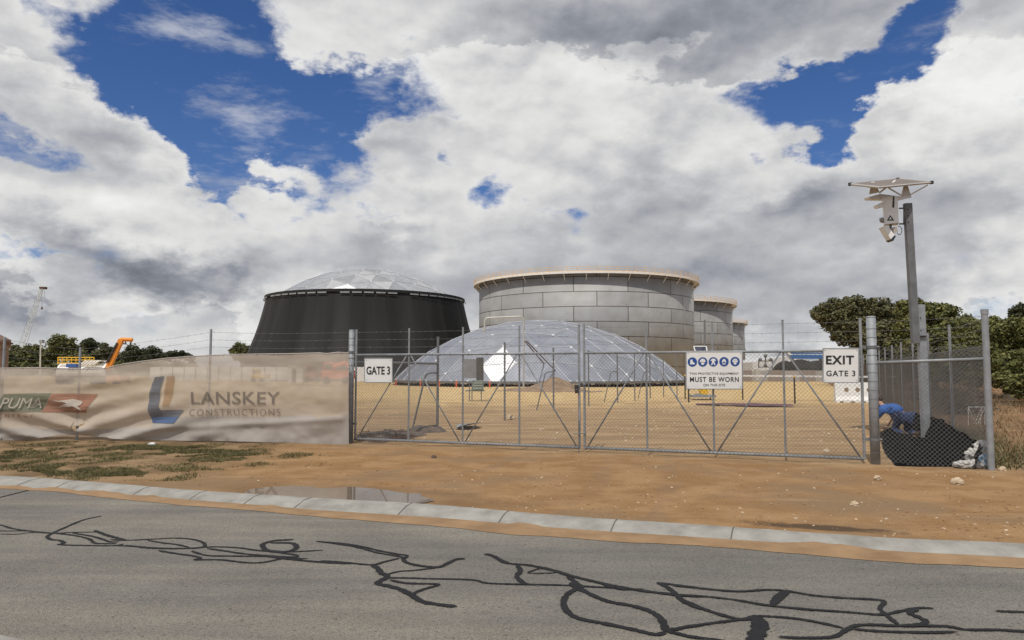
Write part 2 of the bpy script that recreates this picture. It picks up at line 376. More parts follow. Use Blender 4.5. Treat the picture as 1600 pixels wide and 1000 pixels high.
    c = mixc(A('MULTIPLY', mr(A('ADD', dd, A('MULTIPLY', A('SUBTRACT', mid, .5), .8)), .8, 1.5, 1, 0), .45), c, (.15, .095, .055))
    # grains and crumbs
    c = mixc(A('MULTIPLY', mr(fin, .6, .8), .35), c, (.45, .34, .22))
    c = mixc(A('MULTIPLY', mr(nz(60, 3), .58, .68), .6), c, (.10, .06, .03))
    c = mixc(A('MULTIPLY', mr(nz(9, 7, (.5, 1.6, 1), .7), .56, .70), .5), c, (.15, .085, .042))
    ln(c, b.inputs['Base Color'])
    bp = t.nodes.new('ShaderNodeBump'); bp.inputs['Strength'].default_value = 1.0; bp.inputs['Distance'].default_value = .09
    h = A('ADD', A('MULTIPLY', mid, .6), A('MULTIPLY', fin, .25)); h = A('ADD', h, A('MULTIPLY', nz(45, 4), .12))
    ln(h, bp.inputs['Height']); ln(bp.outputs[0], b.inputs['Normal'])
    return m
tag(grid_ground().build('ground', ground_mat(), smooth=True), kind='structure')
def asphalt_mat():
    m = bpy.data.materials.new('asphalt'); m.use_nodes = True; t = m.node_tree; b = t.nodes['Principled BSDF']; ln = t.links.new
    b.inputs['Roughness'].default_value = .8; b.inputs['Specular IOR Level'].default_value = .35
    pos = t.nodes.new('ShaderNodeNewGeometry').outputs['Position']
    def nz(sc, det=4, mapv=None):
        n = t.nodes.new('ShaderNodeTexNoise'); n.inputs['Scale'].default_value = sc; n.inputs['Detail'].default_value = det; v = pos
        if mapv:
            q = t.nodes.new('ShaderNodeMapping'); q.inputs['Scale'].default_value = mapv; q.inputs['Rotation'].default_value = (0, 0, R(20)); ln(pos, q.inputs[0]); v = q.outputs[0]
        ln(v, n.inputs['Vector']); return n.outputs['Fac']
    def ramp(v, st):
        r = t.nodes.new('ShaderNodeValToRGB'); ln(v, r.inputs[0]); r.color_ramp.elements[0].position = st[0][0]; r.color_ramp.elements[0].color = (*st[0][1], 1)
        r.color_ramp.elements[1].position = st[1][0]; r.color_ramp.elements[1].color = (*st[1][1], 1); return r.outputs[0]
    def mul(a, b_):
        n = t.nodes.new('ShaderNodeMix'); n.data_type = 'RGBA'; n.blend_type = 'MULTIPLY'; n.inputs[0].default_value = 1; ln(a, n.inputs[6]); ln(b_, n.inputs[7]); return n.outputs[2]
    base = ramp(nz(.9, 6), ((.3, (.160, .148, .134)), (.7, (.205, .192, .172))))
    v = t.nodes.new('ShaderNodeTexVoronoi'); v.inputs['Scale'].default_value = 95; ln(pos, v.inputs['Vector'])
    sp = t.nodes.new('ShaderNodeSeparateColor'); ln(v.outputs['Color'], sp.inputs[0])
    c = mul(base, ramp(sp.outputs[0], ((0, (.80, .80, .80)), (1, (1.2, 1.19, 1.16)))))
    c = mul(c, ramp(nz(38, 2), ((.27, (.35, .33, .32)), (.36, (1, 1, 1)))))
    c = mul(c, ramp(nz(95, 2), ((.34, (.6, .6, .6)), (.46, (1.04, 1.04, 1.04)))))
    c = mul(c, ramp(nz(.35, 3, (.3, 2.4, 1)), ((.40, (.84, .85, .87)), (.60, (1.10, 1.09, 1.05)))))
    c = mul(c, ramp(nz(2.2, 5, (.25, 1.6, 1)), ((.35, (.86, .86, .87)), (.65, (1.1, 1.09, 1.06)))))
    ln(c, b.inputs['Base Color'])
    bp = t.nodes.new('ShaderNodeBump'); bp.inputs['Strength'].default_value = .6; bp.inputs['Distance'].default_value = .012
    ln(mth('ADD', v.outputs['Distance'], nz(90, 3), tree=t), bp.inputs['Height']); ln(bp.outputs[0], b.inputs['Normal'])
    return m
road = MB()
near = [(x, yat(fk, x)-8.2) for x, y in fk]
for (a, b_), (c_, d_) in zip(zip(fk[:-1], fk[1:]), zip(near[:-1], near[1:])):
    road.add([(a[0], a[1]+.03, ZR), (b_[0], b_[1]+.03, ZR), (d_[0], d_[1], ZR), (c_[0], c_[1], ZR)], [(3, 2, 1, 0)])
tag(road.build('road', asphalt_mat()), kind='structure')
# sand washed along the gutter, ragged outer edge
SE = [(-900,728),(-400,738),(0,764),(59,766),(109,771),(156,777),(234,785),(312,791.5),(406,799),(500,808),(680,823),(875,841),(1100,854),(1250,866),(1412,880),(1600,889),(2100,925),(2600,960)]
se = smooth_path([tuple(G(x, y, ZR))[:2] for x, y in SE], 8)
g_ = MB(); SANDG = mat('gutter_sand', (.21, .125, .06), .95, 0, .2, 2.5, .6, 40, col2=(.31, .20, .105))
xs = np.arange(-13, 8, .06)
for i, x in enumerate(xs):
    yf = yat(fk, x); ys_ = yat(se, x)+.05*fbm(x, 0, 1.6, 5, 7); ys_ = min(ys_, yf-.02)
    fz = max(0, fbm(x, 1, .9, 4, 3)-.12)*.16; g_.v += [(x, yf+.005+fz, ZR+.006+fz*.35), (x, (yf*.5+ys_*.5), ZR+.010), (x, ys_, ZR+.004)]
    if i: k = i*3; g_.f += [(k-3, k-2, k+1, k), (k-2, k-1, k+2, k+1)]; g_.mi += [0, 0]
tag(g_.build('gutter_sand', SANDG, smooth=True), kind='structure')
# kerb
KB = MB(); n_ = 0
xs = np.arange(-16, 12, .08)
prof = [(0, -.05), (0.02, -.004), (.12, .012), (.38, .040), (.52, .056), (.6, .062), (.93, .068), (.97, .064), (1.0, -.02)]
for i, x in enumerate(xs):
    yf = yat(fk, x); yb = yat(bk, x)
    for u, h in prof: KB.v.append((x, yf+(yb-yf)*u+.006*N2(x, u, 3, 3)+(.02*max(0, fbm(x, 3, 3, 3, 9)) if u > .9 else 0), ZR+h+.002*N2(x, u*3, 4, 1)))
    if i:
        k = len(prof)
        for j in range(k-1): KB.f.append(((i-1)*k+j, i*k+j, i*k+j+1, (i-1)*k+j+1)); KB.mi.append(0)
kerbm = mat('kerb_concrete', (.20, .19, .17), .85, 0, .1, 3.2, .5, 45, col2=(.335, .325, .295))
tag(KB.build('kerb', kerbm, smooth=True), kind='structure')
jn = MB()
for jx in (-11.2, -8.9, -7.0, -6.35, -5.0, -4.1, -3.3, -2.6, -1.3, -.15, 1.0, 2.12, 4.62, 7.0):
    yf = yat(fk, jx); yb = yat(bk, jx+.12)
    for (u0, h0), (u1, h1) in zip(prof[1:-1], prof[2:]):
        a = Vector((jx+.12*u0, yf+(yb-yf)*u0, ZR+h0+.004)); b_ = Vector((jx+.12*u1, yf+(yb-yf)*u1, ZR+h1+.004)); w = Vector((.006, 0, 0))
        jn.add([a-w, a+w, b_+w, b_-w], [(0, 1, 2, 3)])
tag(jn.build('kerb_joint', mat('dark_joint', (.09, .085, .075), .9)), kind='structure')
# near kerb at the camera's feet
nk = MB(); a = G(-700, 900, ZR); q0 = G(0, 993, ZR); q1 = G(40, 1001, ZR); dr = (q1-q0).normalized(); nr = Vector((dr.y, -dr.x, 0))
if nr.y > 0: nr = -nr
for s0 in np.arange(-14, 14, 2.4):
    p = q0+dr*s0; q = q0+dr*(s0+2.385); pr = [(0, .004), (.12, .03), (.33, .12), (.46, .125), (.46, -.05)]
    for (d0, h0), (d1, h1) in zip(pr[:-1], pr[1:]):
        nk.add([p+nr*d0+Vector((0, 0, h0)), q+nr*d0+Vector((0, 0, h0)), q+nr*d1+Vector((0, 0, h1)), p+nr*d1+Vector((0, 0, h1))], [(0, 1, 2, 3)])
tag(nk.build('near_kerb', kerbm), kind='structure')
# puddle
pm = bpy.data.materials.new('puddle_water'); pm.use_nodes = True; b = pm.node_tree.nodes['Principled BSDF']
b.inputs['Base Color'].default_value = (.16, .12, .085, 1); b.inputs['Roughness'].default_value = .03; b.inputs['IOR'].default_value = 1.5
b.inputs['Specular IOR Level'].default_value = 1.0
pw = smooth_path([tuple(v)[:2] for v in PUDW]+[tuple(PUDW[0])[:2]], 6)[:-1]
pw = [(x+.03*N2(x, y, 6, 2), y+.03*N2(x, y, 6, 4)) for x, y in pw]
m_ = MB(); m_.poly([(x, y, .010) for x, y in pw]); tag(m_.build('puddle_water', pm), kind='structure')
# bitumen crack sealing
CR = []
def crk(ox, oy, sc, w, *pts): CR.append(([(ox+x/sc, oy+y/sc) for x, y in pts], w))
a_ = (0, 780, 2.909); b_ = (500, 780, 2.667); c_ = (1050, 780, 2.909)
crk(*a_, .045,(-300,80),(-120,100),(0,118),(60,135),(150,147),(240,155),(330,152),(430,150),(460,150))
crk(*a_, .04,(-250,135),(0,145),(110,145),(240,155)); crk(*a_, .03,(0,160),(80,160),(150,152),(240,157))
crk(*a_, .055,(462,77),(380,95),(300,128),(240,155),(215,172),(235,185),(270,188),(290,200),(275,208),(420,212),(520,212),(560,205))
crk(*a_, .05,(240,155),(330,165),(400,180),(430,200),(470,203),(530,203)); crk(*a_, .05,(330,155),(420,170),(470,185),(500,195),(540,195))
crk(*a_, .07,(430,143),(480,163),(540,180),(570,190)); crk(*a_, .05,(500,185),(570,188),(690,183),(790,178),(870,183),(920,197),(930,215),(890,222),(800,225),(700,222),(600,215),(520,212))
crk(*a_, .045,(670,188),(740,200),(800,207),(860,220)); crk(*a_, .05,(570,210),(700,225),(870,225),(960,218),(1080,222),(1180,235),(1320,240),(1470,233))
crk(*a_, .05,(720,235),(790,247),(880,260),(910,270),(890,277),(1000,277),(1120,290),(1200,288),(1290,272),(1400,272))
crk(*a_, .05,(870,237),(940,257),(1050,260),(1210,262),(1300,268)); crk(*a_, .05,(940,225),(1010,235),(1110,250),(1210,258),(1330,265),(1350,258),(1300,248),(1190,235))
crk(*a_, .075,(1335,185),(1250,190),(1200,203),(1195,218),(1220,235),(1300,240),(1345,225),(1340,207),(1310,200),(1230,200))
crk(*a_, .07,(1215,262),(1300,272),(1400,283),(1500,290),(1600,295)); crk(*a_, .05,(1435,192),(1500,200),(1600,215))
crk(*b_, .05,(0,178),(100,187),(180,200),(250,217),(320,230),(360,236),(350,250),(330,240),(240,225),(180,208),(100,190))
crk(*b_, .05,(0,258),(100,265),(215,275),(270,262),(330,248)); crk(*b_, .065,(345,250),(360,265),(410,278),(490,285),(530,270),(570,252),(605,250))
crk(*b_, .08,(215,275),(240,290),(255,310),(280,325),(240,352),(290,365),(340,380),(385,405),(430,430),(500,442),(570,450))
crk(*b_, .04,(270,318),(330,303),(400,298),(500,285)); crk(*b_, .045,(280,330),(350,330),(440,333),(630,338),(700,352),(840,357),(1000,360),(1150,368),(1280,375))
crk(*b_, .05,(290,338),(360,352),(490,357),(440,375),(400,390),(385,405)); crk(*b_, .07,(685,230),(720,238),(780,268),(870,277),(970,298),(1040,320),(1150,347),(1250,368),(1350,385),(1500,402),(1600,410))
crk(*b_, .065,(820,275),(835,300),(820,325),(850,352),(870,358)); crk(*b_, .03,(920,292),(900,295),(870,310),(960,310),(985,305))
crk(*b_, .07,(1030,325),(1060,345),(1075,370),(1035,395),(1015,430),(1030,470),(1080,500),(1180,520),(1300,545),(1400,567),(1440,555))
crk(*b_, .075,(1075,372),(1130,400),(1200,428),(1300,447),(1370,468),(1415,495),(1435,530),(1440,552))
crk(*b_, .055,(1440,552),(1520,537),(1600,527)); crk(*b_, .06,(1440,552),(1520,570),(1600,585)); crk(*b_, .13,(1050,350),(1068,362),(1085,375))
crk(*b_, .065,(1405,350),(1440,365),(1480,395),(1510,425),(1560,450),(1600,462)); crk(*b_, .045,(1405,350),(1500,362),(1600,376)); crk(*b_, .05,(1170,355),(1250,377),(1350,378))
crk(*c_, .05,(0,395),(100,405),(290,422),(430,415),(520,420),(640,440),(780,452),(930,460),(965,472),(945,500),(980,535),(1030,575))
crk(*c_, .06,(0,415),(40,455),(150,505),(300,548),(380,545)); crk(*c_, .05,(0,440),(120,443),(280,460),(430,485),(600,503),(800,517),(950,528),(1040,512),(1120,498),(1190,500))
crk(*c_, .10,(525,422),(490,445),(455,485)); crk(*c_, .05,(0,603),(60,585),(200,565),(330,548),(390,535),(550,545),(680,567),(780,590)); crk(*c_, .045,(0,607),(80,630),(180,640),(300,660))
crk(*c_, .15,(390,540),(400,580),(385,620),(375,660)); crk(*c_, .055,(480,630),(600,635),(730,630),(790,600),(830,580),(900,575),(1040,580),(1180,580),(1260,583),(1340,597),(1480,598),(1600,605),(1900,615))
crk(*c_, .05,(810,593),(950,605),(1150,610),(1300,607)); crk(*c_, .065,(1120,500),(1080,520),(1120,540),(1155,560),(1120,575),(1040,580)); crk(*c_, .05,(1470,512),(1530,515),(1600,517),(1800,530))
CM = MB(); rr = random.Random(4)
for ci, (pts, w) in enumerate(CR):
    wp = smooth_path([tuple(G(x, y, ZR))[:2] for x, y in pts], 14); k = len(wp)
    z = ZR+.004+ci*.00012
    for i, p in enumerate(wp):
        a = Vector(wp[max(i-1, 0)]); b2 = Vector(wp[min(i+1, k-1)]); d = (b2-a); d = d.normalized() if d.length > 1e-6 else Vector((1, 0)); n = Vector((-d.y, d.x))
        ww = w*.34*(1+.35*N2(i*.2, ci, 1, 3)+.22*N2(i*1.1, ci, 1, 5)+.2*rr.uniform(-1, 1)*min(1, .05/w))*min(1, .35+min(i, k-1-i)*.12)
        CM.v += [(p[0]+n.x*ww, p[1]+n.y*ww, z), (p[0]-n.x*ww, p[1]-n.y*ww, z)]
        if i: q = len(CM.v); CM.f.append((q-4, q-3, q-1, q-2)); CM.mi.append(0)
tag(CM.build('crack_sealing', mat('bitumen', (.012, .012, .014), .8, 0, .25, 10, .3, 60, spec=.25)), kind='structure')
# ================================================================ storage tanks
def tank_wall_mat(Rr, tint=1.0):
    m = bpy.data.materials.new('tank_plate_steel'); m.use_nodes = True; t = m.node_tree; b = t.nodes['Principled BSDF']; ln = t.links.new
    b.inputs['Roughness'].default_value = .62; b.inputs['Metallic'].default_value = .15
    o = t.nodes.new('ShaderNodeTexCoord').outputs['Object']; s = t.nodes.new('ShaderNodeSeparateXYZ'); ln(o, s.inputs[0])
    A = lambda op, x, y=None, z=None: mth(op, x, y, z, tree=t)
    an = A('MULTIPLY', A('ADD', A('ARCTAN2', s.outputs[0], A('MULTIPLY', s.outputs[1], -1)), math.pi+.9), Rr)
    cb = t.nodes.new('ShaderNodeCombineXYZ'); ln(an, cb.inputs[0]); ln(s.outputs[2], cb.inputs[1])
    br = t.nodes.new('ShaderNodeTexBrick'); ln(cb.outputs[0], br.inputs['Vector'])
    br.offset = .42; br.offset_frequency = 2; br.inputs['Scale'].default_value = 1; br.inputs['Brick Width'].default_value = 2*math.pi*Rr/14; br.inputs['Row Height'].default_value = 2.05
    br.inputs['Mortar Size'].default_value = .05; br.inputs['Mortar Smooth'].default_value = .1; br.inputs['Bias'].default_value = 0
    k = tint
    br.inputs['Color1'].default_value = (.25*k, .255*k, .258*k, 1); br.inputs['Color2'].default_value = (.335*k, .34*k, .34*k, 1); br.inputs['Mortar'].default_value = (.045, .022, .016, 1)
    n = t.nodes.new('ShaderNodeTexNoise'); n.inputs['Scale'].default_value = .5; n.inputs['Detail'].default_value = 8; q = t.nodes.new('ShaderNodeMapping'); q.inputs['Scale'].default_value = (1, 1, 1); ln(cb.outputs[0], q.inputs[0]); ln(q.outputs[0], n.inputs['Vector'])
    r = t.nodes.new('ShaderNodeValToRGB'); ln(n.outputs[0], r.inputs[0]); r.color_ramp.elements[0].position = .3; r.color_ramp.elements[0].color = (.87, .84, .81, 1); r.color_ramp.elements[1].position = .7; r.color_ramp.elements[1].color = (1.10, 1.10, 1.09, 1)
    mu = t.nodes.new('ShaderNodeMix'); mu.data_type = 'RGBA'; mu.blend_type = 'MULTIPLY'; mu.inputs[0].default_value = 1; ln(br.outputs[0], mu.inputs[6]); ln(r.outputs[0], mu.inputs[7])
    # rust dashes left by erection clips: a second, finer brick net of dots at mid height
    v = t.nodes.new('ShaderNodeTexVoronoi'); v.inputs['Scale'].default_value = 1.0; v.inputs['Randomness'].default_value = .35
    q2 = t.nodes.new('ShaderNodeMapping'); q2.inputs['Scale'].default_value = (.85, 1/1.025, 1); ln(cb.outputs[0], q2.inputs[0]); ln(q2.outputs[0], v.inputs['Vector'])
    dm = t.nodes.new('ShaderNodeMapRange'); ln(v.outputs['Distance'], dm.inputs[0]); dm.inputs[1].default_value = .05; dm.inputs[2].default_value = .09; dm.inputs[3].default_value = .75; dm.inputs[4].default_value = 0
    m2 = t.nodes.new('ShaderNodeMix'); m2.data_type = 'RGBA'; ln(dm.outputs[0], m2.inputs[0]); ln(mu.outputs[2], m2.inputs[6]); m2.inputs[7].default_value = (.10, .065, .05, 1)
    ln(m2.outputs[2], b.inputs['Base Color']); return m
TW = tank_wall_mat(16.8)
RAILO = mat('peach_primer', (.66, .42, .17), .6, 0, .15); GIRD = mat('girder_primer', (.72, .68, .62), .6, 0, .1)
TH = 14.3; TR = 16.8
def make_tank(loc, label, H=TH, full=True, phase=0.0):
    t = empty('storage_tank', loc, label, 'storage tank', 'round steel storage tanks')
    l = Vector(loc)
    w = MB(); w.ring(l, [(TR, -.3), (TR, H), (TR-.05, H), (TR-.05, -.3)], 144); w.build('tank_wall', TW, t, smooth=False)
    for p in t.children[0].data.polygons: p.use_smooth = abs(p.normal.z) < .5
    g = MB(); g.ring(l, [(TR+.01, H-.22), (TR+.82, H-.22), (TR+.82, H-.42), (TR+.88, H-.42), (TR+.88, H-.1), (TR+.01, H-.12)], 144); g.build('wind_girder', GIRD, t)
    h = MB(); nP = 80
    for i in range(nP):
        a = 2*math.pi*i/nP; p = l+Vector((math.cos(a), math.sin(a), 0))*(TR+.8); h.box(p+Vector((0, 0, H+.25)), (.06, .06, .62))
    for zz in (.53, .25): h.ring(l, [(TR+.78, H+zz-.022), (TR+.82, H+zz-.022), (TR+.82, H+zz+.022), (TR+.78, H+zz+.022)], 144)
    h.ring(l, [(TR+.84, H-.1), (TR+.86, H-.1), (TR+.86, H-.02), (TR+.84, H-.02)], 144)
    h.build('handrail', RAILO, t)
    nB = 36
    for i in range(nB):
        a = 2*math.pi*(i+.5+phase)/nB; d = Vector((math.cos(a), math.sin(a), 0))
        b = MB(); b.tube(l+d*(TR+.02)+Vector((0, 0, H-1.25)), l+d*(TR+.78)+Vector((0, 0, H-.4)), .055, 4); b.build('bracket', GIRD, t)
    return t
make_tank((11.6, 117.0, 0), 'largest round grey steel tank with orange handrail rim behind the low dome', H=15.1)
make_tank((26.6, 147.5, 0), 'second grey steel tank half hidden behind the right of the big tank', phase=.3)
make_tank((47.0, 205, 0), 'third grey steel tank with dark rim, a narrow strip showing beyond the second tank')
t = empty('storage_tank', (64, 262, 0), 'lowest and farthest dark tank stub above the protective equipment sign', 'storage tank', 'round steel storage tanks')
w = MB(); w.ring((64, 262, 0), [(TR, -.3), (TR, 8.6), (TR-.05, 8.6), (TR-.05, -.3)], 96); w.build('tank_wall', TW, t)
w = MB(); w.ring((64, 262, 0), [(TR, 8.1), (TR+1.1, 8.1), (TR+1.1, 9.0), (TR, 9.0)], 96); w.build('wind_girder', GALVD, t)
# geodesic aluminium domes
def dome_panels(base, Rb, rise, sub, rotz, seed, blue=False, tilt=0):
    Rs = (Rb*Rb+rise*rise)/(2*rise)
    bm = bmesh.new(); bmesh.ops.create_icosphere(bm, subdivisions=sub, radius=Rs)
    bmesh.ops.rotate(bm, verts=bm.verts, matrix=Matrix.Rotation(rotz, 3, 'Z')@Matrix.Rotation(tilt, 3, 'X'))
    zc = Rs-rise
    bmesh.ops.bisect_plane(bm, geom=bm.verts[:]+bm.edges[:]+bm.faces[:], plane_co=(0, 0, zc), plane_no=(0, 0, 1), clear_inner=True)
    off = Vector(base)-Vector((0, 0, zc))
    for v in bm.verts: v.co += off
    bm.verts.ensure_lookup_table(); bm.faces.ensure_lookup_table()
    vs = [v.co.copy() for v in bm.verts]; fs = [tuple(v.index for v in f.verts) for f in bm.faces]; es = [(e.verts[0].index, e.verts[1].index) for e in bm.edges]
    bd = set(v.index for v in bm.verts if v.is_boundary); bm.free()
    return vs, fs, es, bd, off
def al_mat(name, col, rough):
    m = bpy.data.materials.new(name); m.use_nodes = True; t = m.node_tree; b = t.nodes['Principled BSDF']
    b.inputs['Metallic'].default_value = .75; b.inputs['Roughness'].default_value = rough
    o = t.nodes.new('ShaderNodeTexCoord').outputs['Object']; n = t.nodes.new('ShaderNodeTexNoise'); n.inputs['Scale'].default_value = .9; n.inputs['Detail'].default_value = 5; t.links.new(o, n.inputs['Vector'])
    r = t.nodes.new('ShaderNodeValToRGB'); t.links.new(n.outputs[0], r.inputs[0]); r.color_ramp.elements[0].position = .35; r.color_ramp.elements[1].position = .65
    r.color_ramp.elements[0].color = (*[c*.9 for c in col], 1); r.color_ramp.elements[1].color = (*[c*1.1 for c in col], 1); t.links.new(r.outputs[0], b.inputs['Base Color']); return m
AL = [al_mat('aluminium_panel_a', (.36, .375, .425), .38), al_mat('aluminium_panel_b', (.40, .415, .46), .36), al_mat('aluminium_panel_c', (.33, .345, .40), .38), al_mat('aluminium_panel_painted_glint', (.95, .95, .95), .5)]  # last entry: sun glint on a panel, put into a near-white base colour
AL2 = [al_mat('weathered_panel_a', (.50, .51, .53), .42), al_mat('weathered_panel_b', (.62, .62, .63), .4), al_mat('weathered_panel_c', (.42, .43, .45), .42), AL[3]]
def build_dome(parent, base, Rb, rise, sub, rotz, seed, bright=None, strut=.05, tilt=0, al=None):
    vs, fs, es, bd, off = dome_panels(base, Rb, rise, sub, rotz, seed, tilt=tilt)
    rnd = random.Random(seed); m = MB(); m.v = [tuple(v) for v in vs]; m.f = fs; m.mi = [rnd.choice((0, 0, 1, 2)) for _ in fs]
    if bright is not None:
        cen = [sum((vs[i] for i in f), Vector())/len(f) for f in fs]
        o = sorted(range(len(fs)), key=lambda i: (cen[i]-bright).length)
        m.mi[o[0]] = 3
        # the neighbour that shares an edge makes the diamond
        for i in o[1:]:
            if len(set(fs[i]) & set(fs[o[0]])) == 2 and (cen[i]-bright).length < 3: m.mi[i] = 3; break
    s = m; h = m; s.m = 4
    for a, b in es:
        n = (vs[a]-off).normalized()*.02; s.tube(vs[a]+n, vs[b]+n, strut, 4, caps=False)
    s.m = 5
    for i, v in enumerate(vs):
        n = (v-off).normalized(); h.tube(v-n*.02, v+n*.04, .14, 8)
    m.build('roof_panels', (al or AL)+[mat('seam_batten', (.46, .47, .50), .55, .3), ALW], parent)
    return vs
dc = Vector((3.05, 84.6, 0))
gd = empty('aluminium_dome', dc, 'low silver blue geodesic dome resting near the ground on black supports', 'dome')
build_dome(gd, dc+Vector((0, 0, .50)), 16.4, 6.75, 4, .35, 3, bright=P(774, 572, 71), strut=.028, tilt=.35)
w = MB(); w.ring(dc, [(16.3, .34), (16.62, .34), (16.62, .55), (16.3, .55)], 120); w.build('edge_ring', GALVD, gd)
w = MB()
for i in range(120):
    a0 = 2*math.pi*i/120; a1 = 2*math.pi*(i+1)/120; r0 = 16.15+.12*N2(i, 0, .7, 3); r1 = 16.15+.12*N2((i+1) % 120, 0, .7, 3)
    w.add([dc+Vector((r0*math.cos(a0), r0*math.sin(a0), 0)), dc+Vector((r1*math.cos(a1), r1*math.sin(a1), 0)), dc+Vector((r1*math.cos(a1), r1*math.sin(a1), .42)), dc+Vector((r0*math.cos(a0), r0*math.sin(a0), .42))], [(0, 1, 2, 3)])
rn = random.Random(8)
for i in range(60):
    a = math.pi*1.0+math.pi*i/60+rn.uniform(-.01, .01); p = dc+Vector((math.cos(a), math.sin(a), 0))*(16.35+rn.uniform(0, .15))
    w.m = 1 if rn.random() < .6 else 2; w.box(p+Vector((0, 0, .3)), (rn.uniform(.2, .8), .25, rn.uniform(.06, .14)), Matrix.Rotation(a+math.pi/2, 3, 'Z'))
w.build('black_skirting', [BLACKF, mat('pale_timber', (.42, .33, .24), .8), RUST], gd)
# tank under black shade cloth
bt = Vector((-25.1, 127.5, 0))
bk_t = empty('shrouded_tank', bt, 'round tank wrapped in a flared black cloth skirt under a silver dome roof', 'storage tank')
m = MB(); nn = 220; lv = 14
for j in range(lv+1):
    f = j/lv; z = 13.45*(1-f)
    for i in range(nn):
        a = 2*math.pi*i/nn
        fold = .30*abs(math.sin(a*9+.6*math.sin(a*5)))**.7+.14*N2(a*9, 0, 1, 2)+.10*N2(a*22, f, 1, 6)
        r = 16.95+4.2*f-.75*math.sin(f*math.pi)*.8+fold*(f*1.0+.12)-.35*(1-f)
        m.v.append((bt.x+r*math.cos(a), bt.y+r*math.sin(a), z+(0.12*N2(a*6, 1, 1, 9) if j == 0 else 0)))
for j in range(lv):
    for i in range(nn): m.f.append((j*nn+i, (j+1)*nn+i, (j+1)*nn+(i+1) % nn, j*nn+(i+1) % nn)); m.mi.append(0)
SHR = bpy.data.materials.new('black_shroud'); SHR.use_nodes = True; t = SHR.node_tree; b = t.nodes['Principled BSDF']; b.inputs['Roughness'].default_value = .75
b.inputs['Specular IOR Level'].default_value = .35
o = t.nodes.new('ShaderNodeTexCoord').outputs['Object']; s = t.nodes.new('ShaderNodeSeparateXYZ'); t.links.new(o, s.inputs[0])
an = mth('ARCTAN2', s.outputs[0], s.outputs[1], tree=t); cb = t.nodes.new('ShaderNodeCombineXYZ'); t.links.new(mth('MULTIPLY', an, 16, tree=t), cb.inputs[0]); t.links.new(mth('MULTIPLY', s.outputs[2], .06, tree=t), cb.inputs[1])
n = t.nodes.new('ShaderNodeTexNoise'); n.inputs['Scale'].default_value = .45; n.inputs['Detail'].default_value = 5; t.links.new(cb.outputs[0], n.inputs['Vector'])
r = t.nodes.new('ShaderNodeValToRGB'); t.links.new(n.outputs[0], r.inputs[0]); r.color_ramp.elements[0].position = .38; r.color_ramp.elements[0].color = (.006, .006, .0065, 1); r.color_ramp.elements[1].position = .68; r.color_ramp.elements[1].color = (.020, .020, .020, 1)
t.links.new(r.outputs[0], b.inputs['Base Color'])
m.build('cloth_skirt', SHR, bk_t, smooth=True)
w = MB(); w.ring(bt, [(14.9, 13.3), (16.9, 13.4), (16.9, 13.8), (16.7, 13.85), (14.9, 13.9)], 120)
w.m = 1
for i in range(60):
    a = 2*math.pi*i/60; 
    if rn.random() < .72: p = bt+Vector((math.cos(a), math.sin(a), 0))*17.02; w.box(p+Vector((0, 0, 13.27)), (1.45, .08, .2), Matrix.Rotation(a+math.pi/2, 3, 'Z'))
w.build('rim_cover', [BLACKF, GALV], bk_t)
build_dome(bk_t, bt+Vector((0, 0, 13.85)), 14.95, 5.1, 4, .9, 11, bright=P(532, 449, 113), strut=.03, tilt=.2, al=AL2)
# pipe davit beside the dome
Yp = 64.2; pt = empty('pipe_davit', G(818, 607), 'tall thin inverted U pipe with rusty stays in front of the low dome', 'pipe')
m = MB(); m.path([P(818, 608, Yp), P(818.5, 501, Yp), P(817, 496.5, Yp), P(813, 494.5, Yp), P(763, 496.5, Yp), P(759, 498, Yp), P(757.5, 502, Yp)], .075, 8)
m.path([P(757.5, 502, Yp), P(757, 521, Yp)], .085, 8); m.build('pipe', mat('pipe_grey', (.42, .42, .41), .5, .2), pt)
for a, b_, dy in (((820, 533), (878, 602), -.5), ((823, 533), (893, 604), 1.2)):
    m = MB(); m.tube(P(*a, Yp), G(*b_)+Vector((0, dy, 0)), .05, 6); m.build('stay', RUST, pt)
# ================================================================ gates and fences
A0 = SITE0.copy(); A1 = SITE1.copy(); GD = (A1-A0); GD.z = 0; GL = GD.length; GD.normalize(); GN = Vector((GD.y, -GD.x, 0))   # GN towards the road
if GN.y > 0: GN = -GN
def gp(px, py, off=0.0):
    """pixel to the gate plane, off metres towards the road"""
    r = ray(px, py); o = A0+GN*off; t = ((o-Vector((0, 0, CAMZ)))*1).dot(GN)/r.dot(GN); return Vector((0, 0, CAMZ))+r*t
def gs(px):
    p = gp(px, 600); return (p-A0).dot(GD)
def gpt(s, z, off=0): return A0+GD*s+Vector((0, 0, z))+GN*off
ZB = .09; ZT = 1.93
def mesh_panel(mb, o, d, Ln, z0, z1, pitch=.072, r=.0026, zt=None):
    """chain link wires in a vertical plane: o origin, d direction, length Ln; zt(s) optional top"""
    H = z1-z0; o = Vector(o); n = Vector((d.y, -d.x, 0))
    for sgn in (1, -1):
        k = -H if sgn > 0 else 0
        s = k
        while s < (Ln if sgn > 0 else Ln+H):
            a_s, b_s = s, s+sgn*H
            za, zb = z0, z1
            if sgn > 0:
                if a_s < 0: za = z0-a_s; a_s = 0
                if b_s > Ln: zb = z1-(b_s-Ln); b_s = Ln
            else:
                if a_s > Ln: za = z0+(a_s-Ln); a_s = Ln
                if b_s < 0: zb = z1+b_s; b_s = 0
            if zb > za+.02:
                off = n*(.002*sgn)
                mb.tube(o+d*a_s+Vector((0, 0, za))+off, o+d*b_s+Vector((0, 0, zb))+off, r, 3, caps=False)
            s += pitch
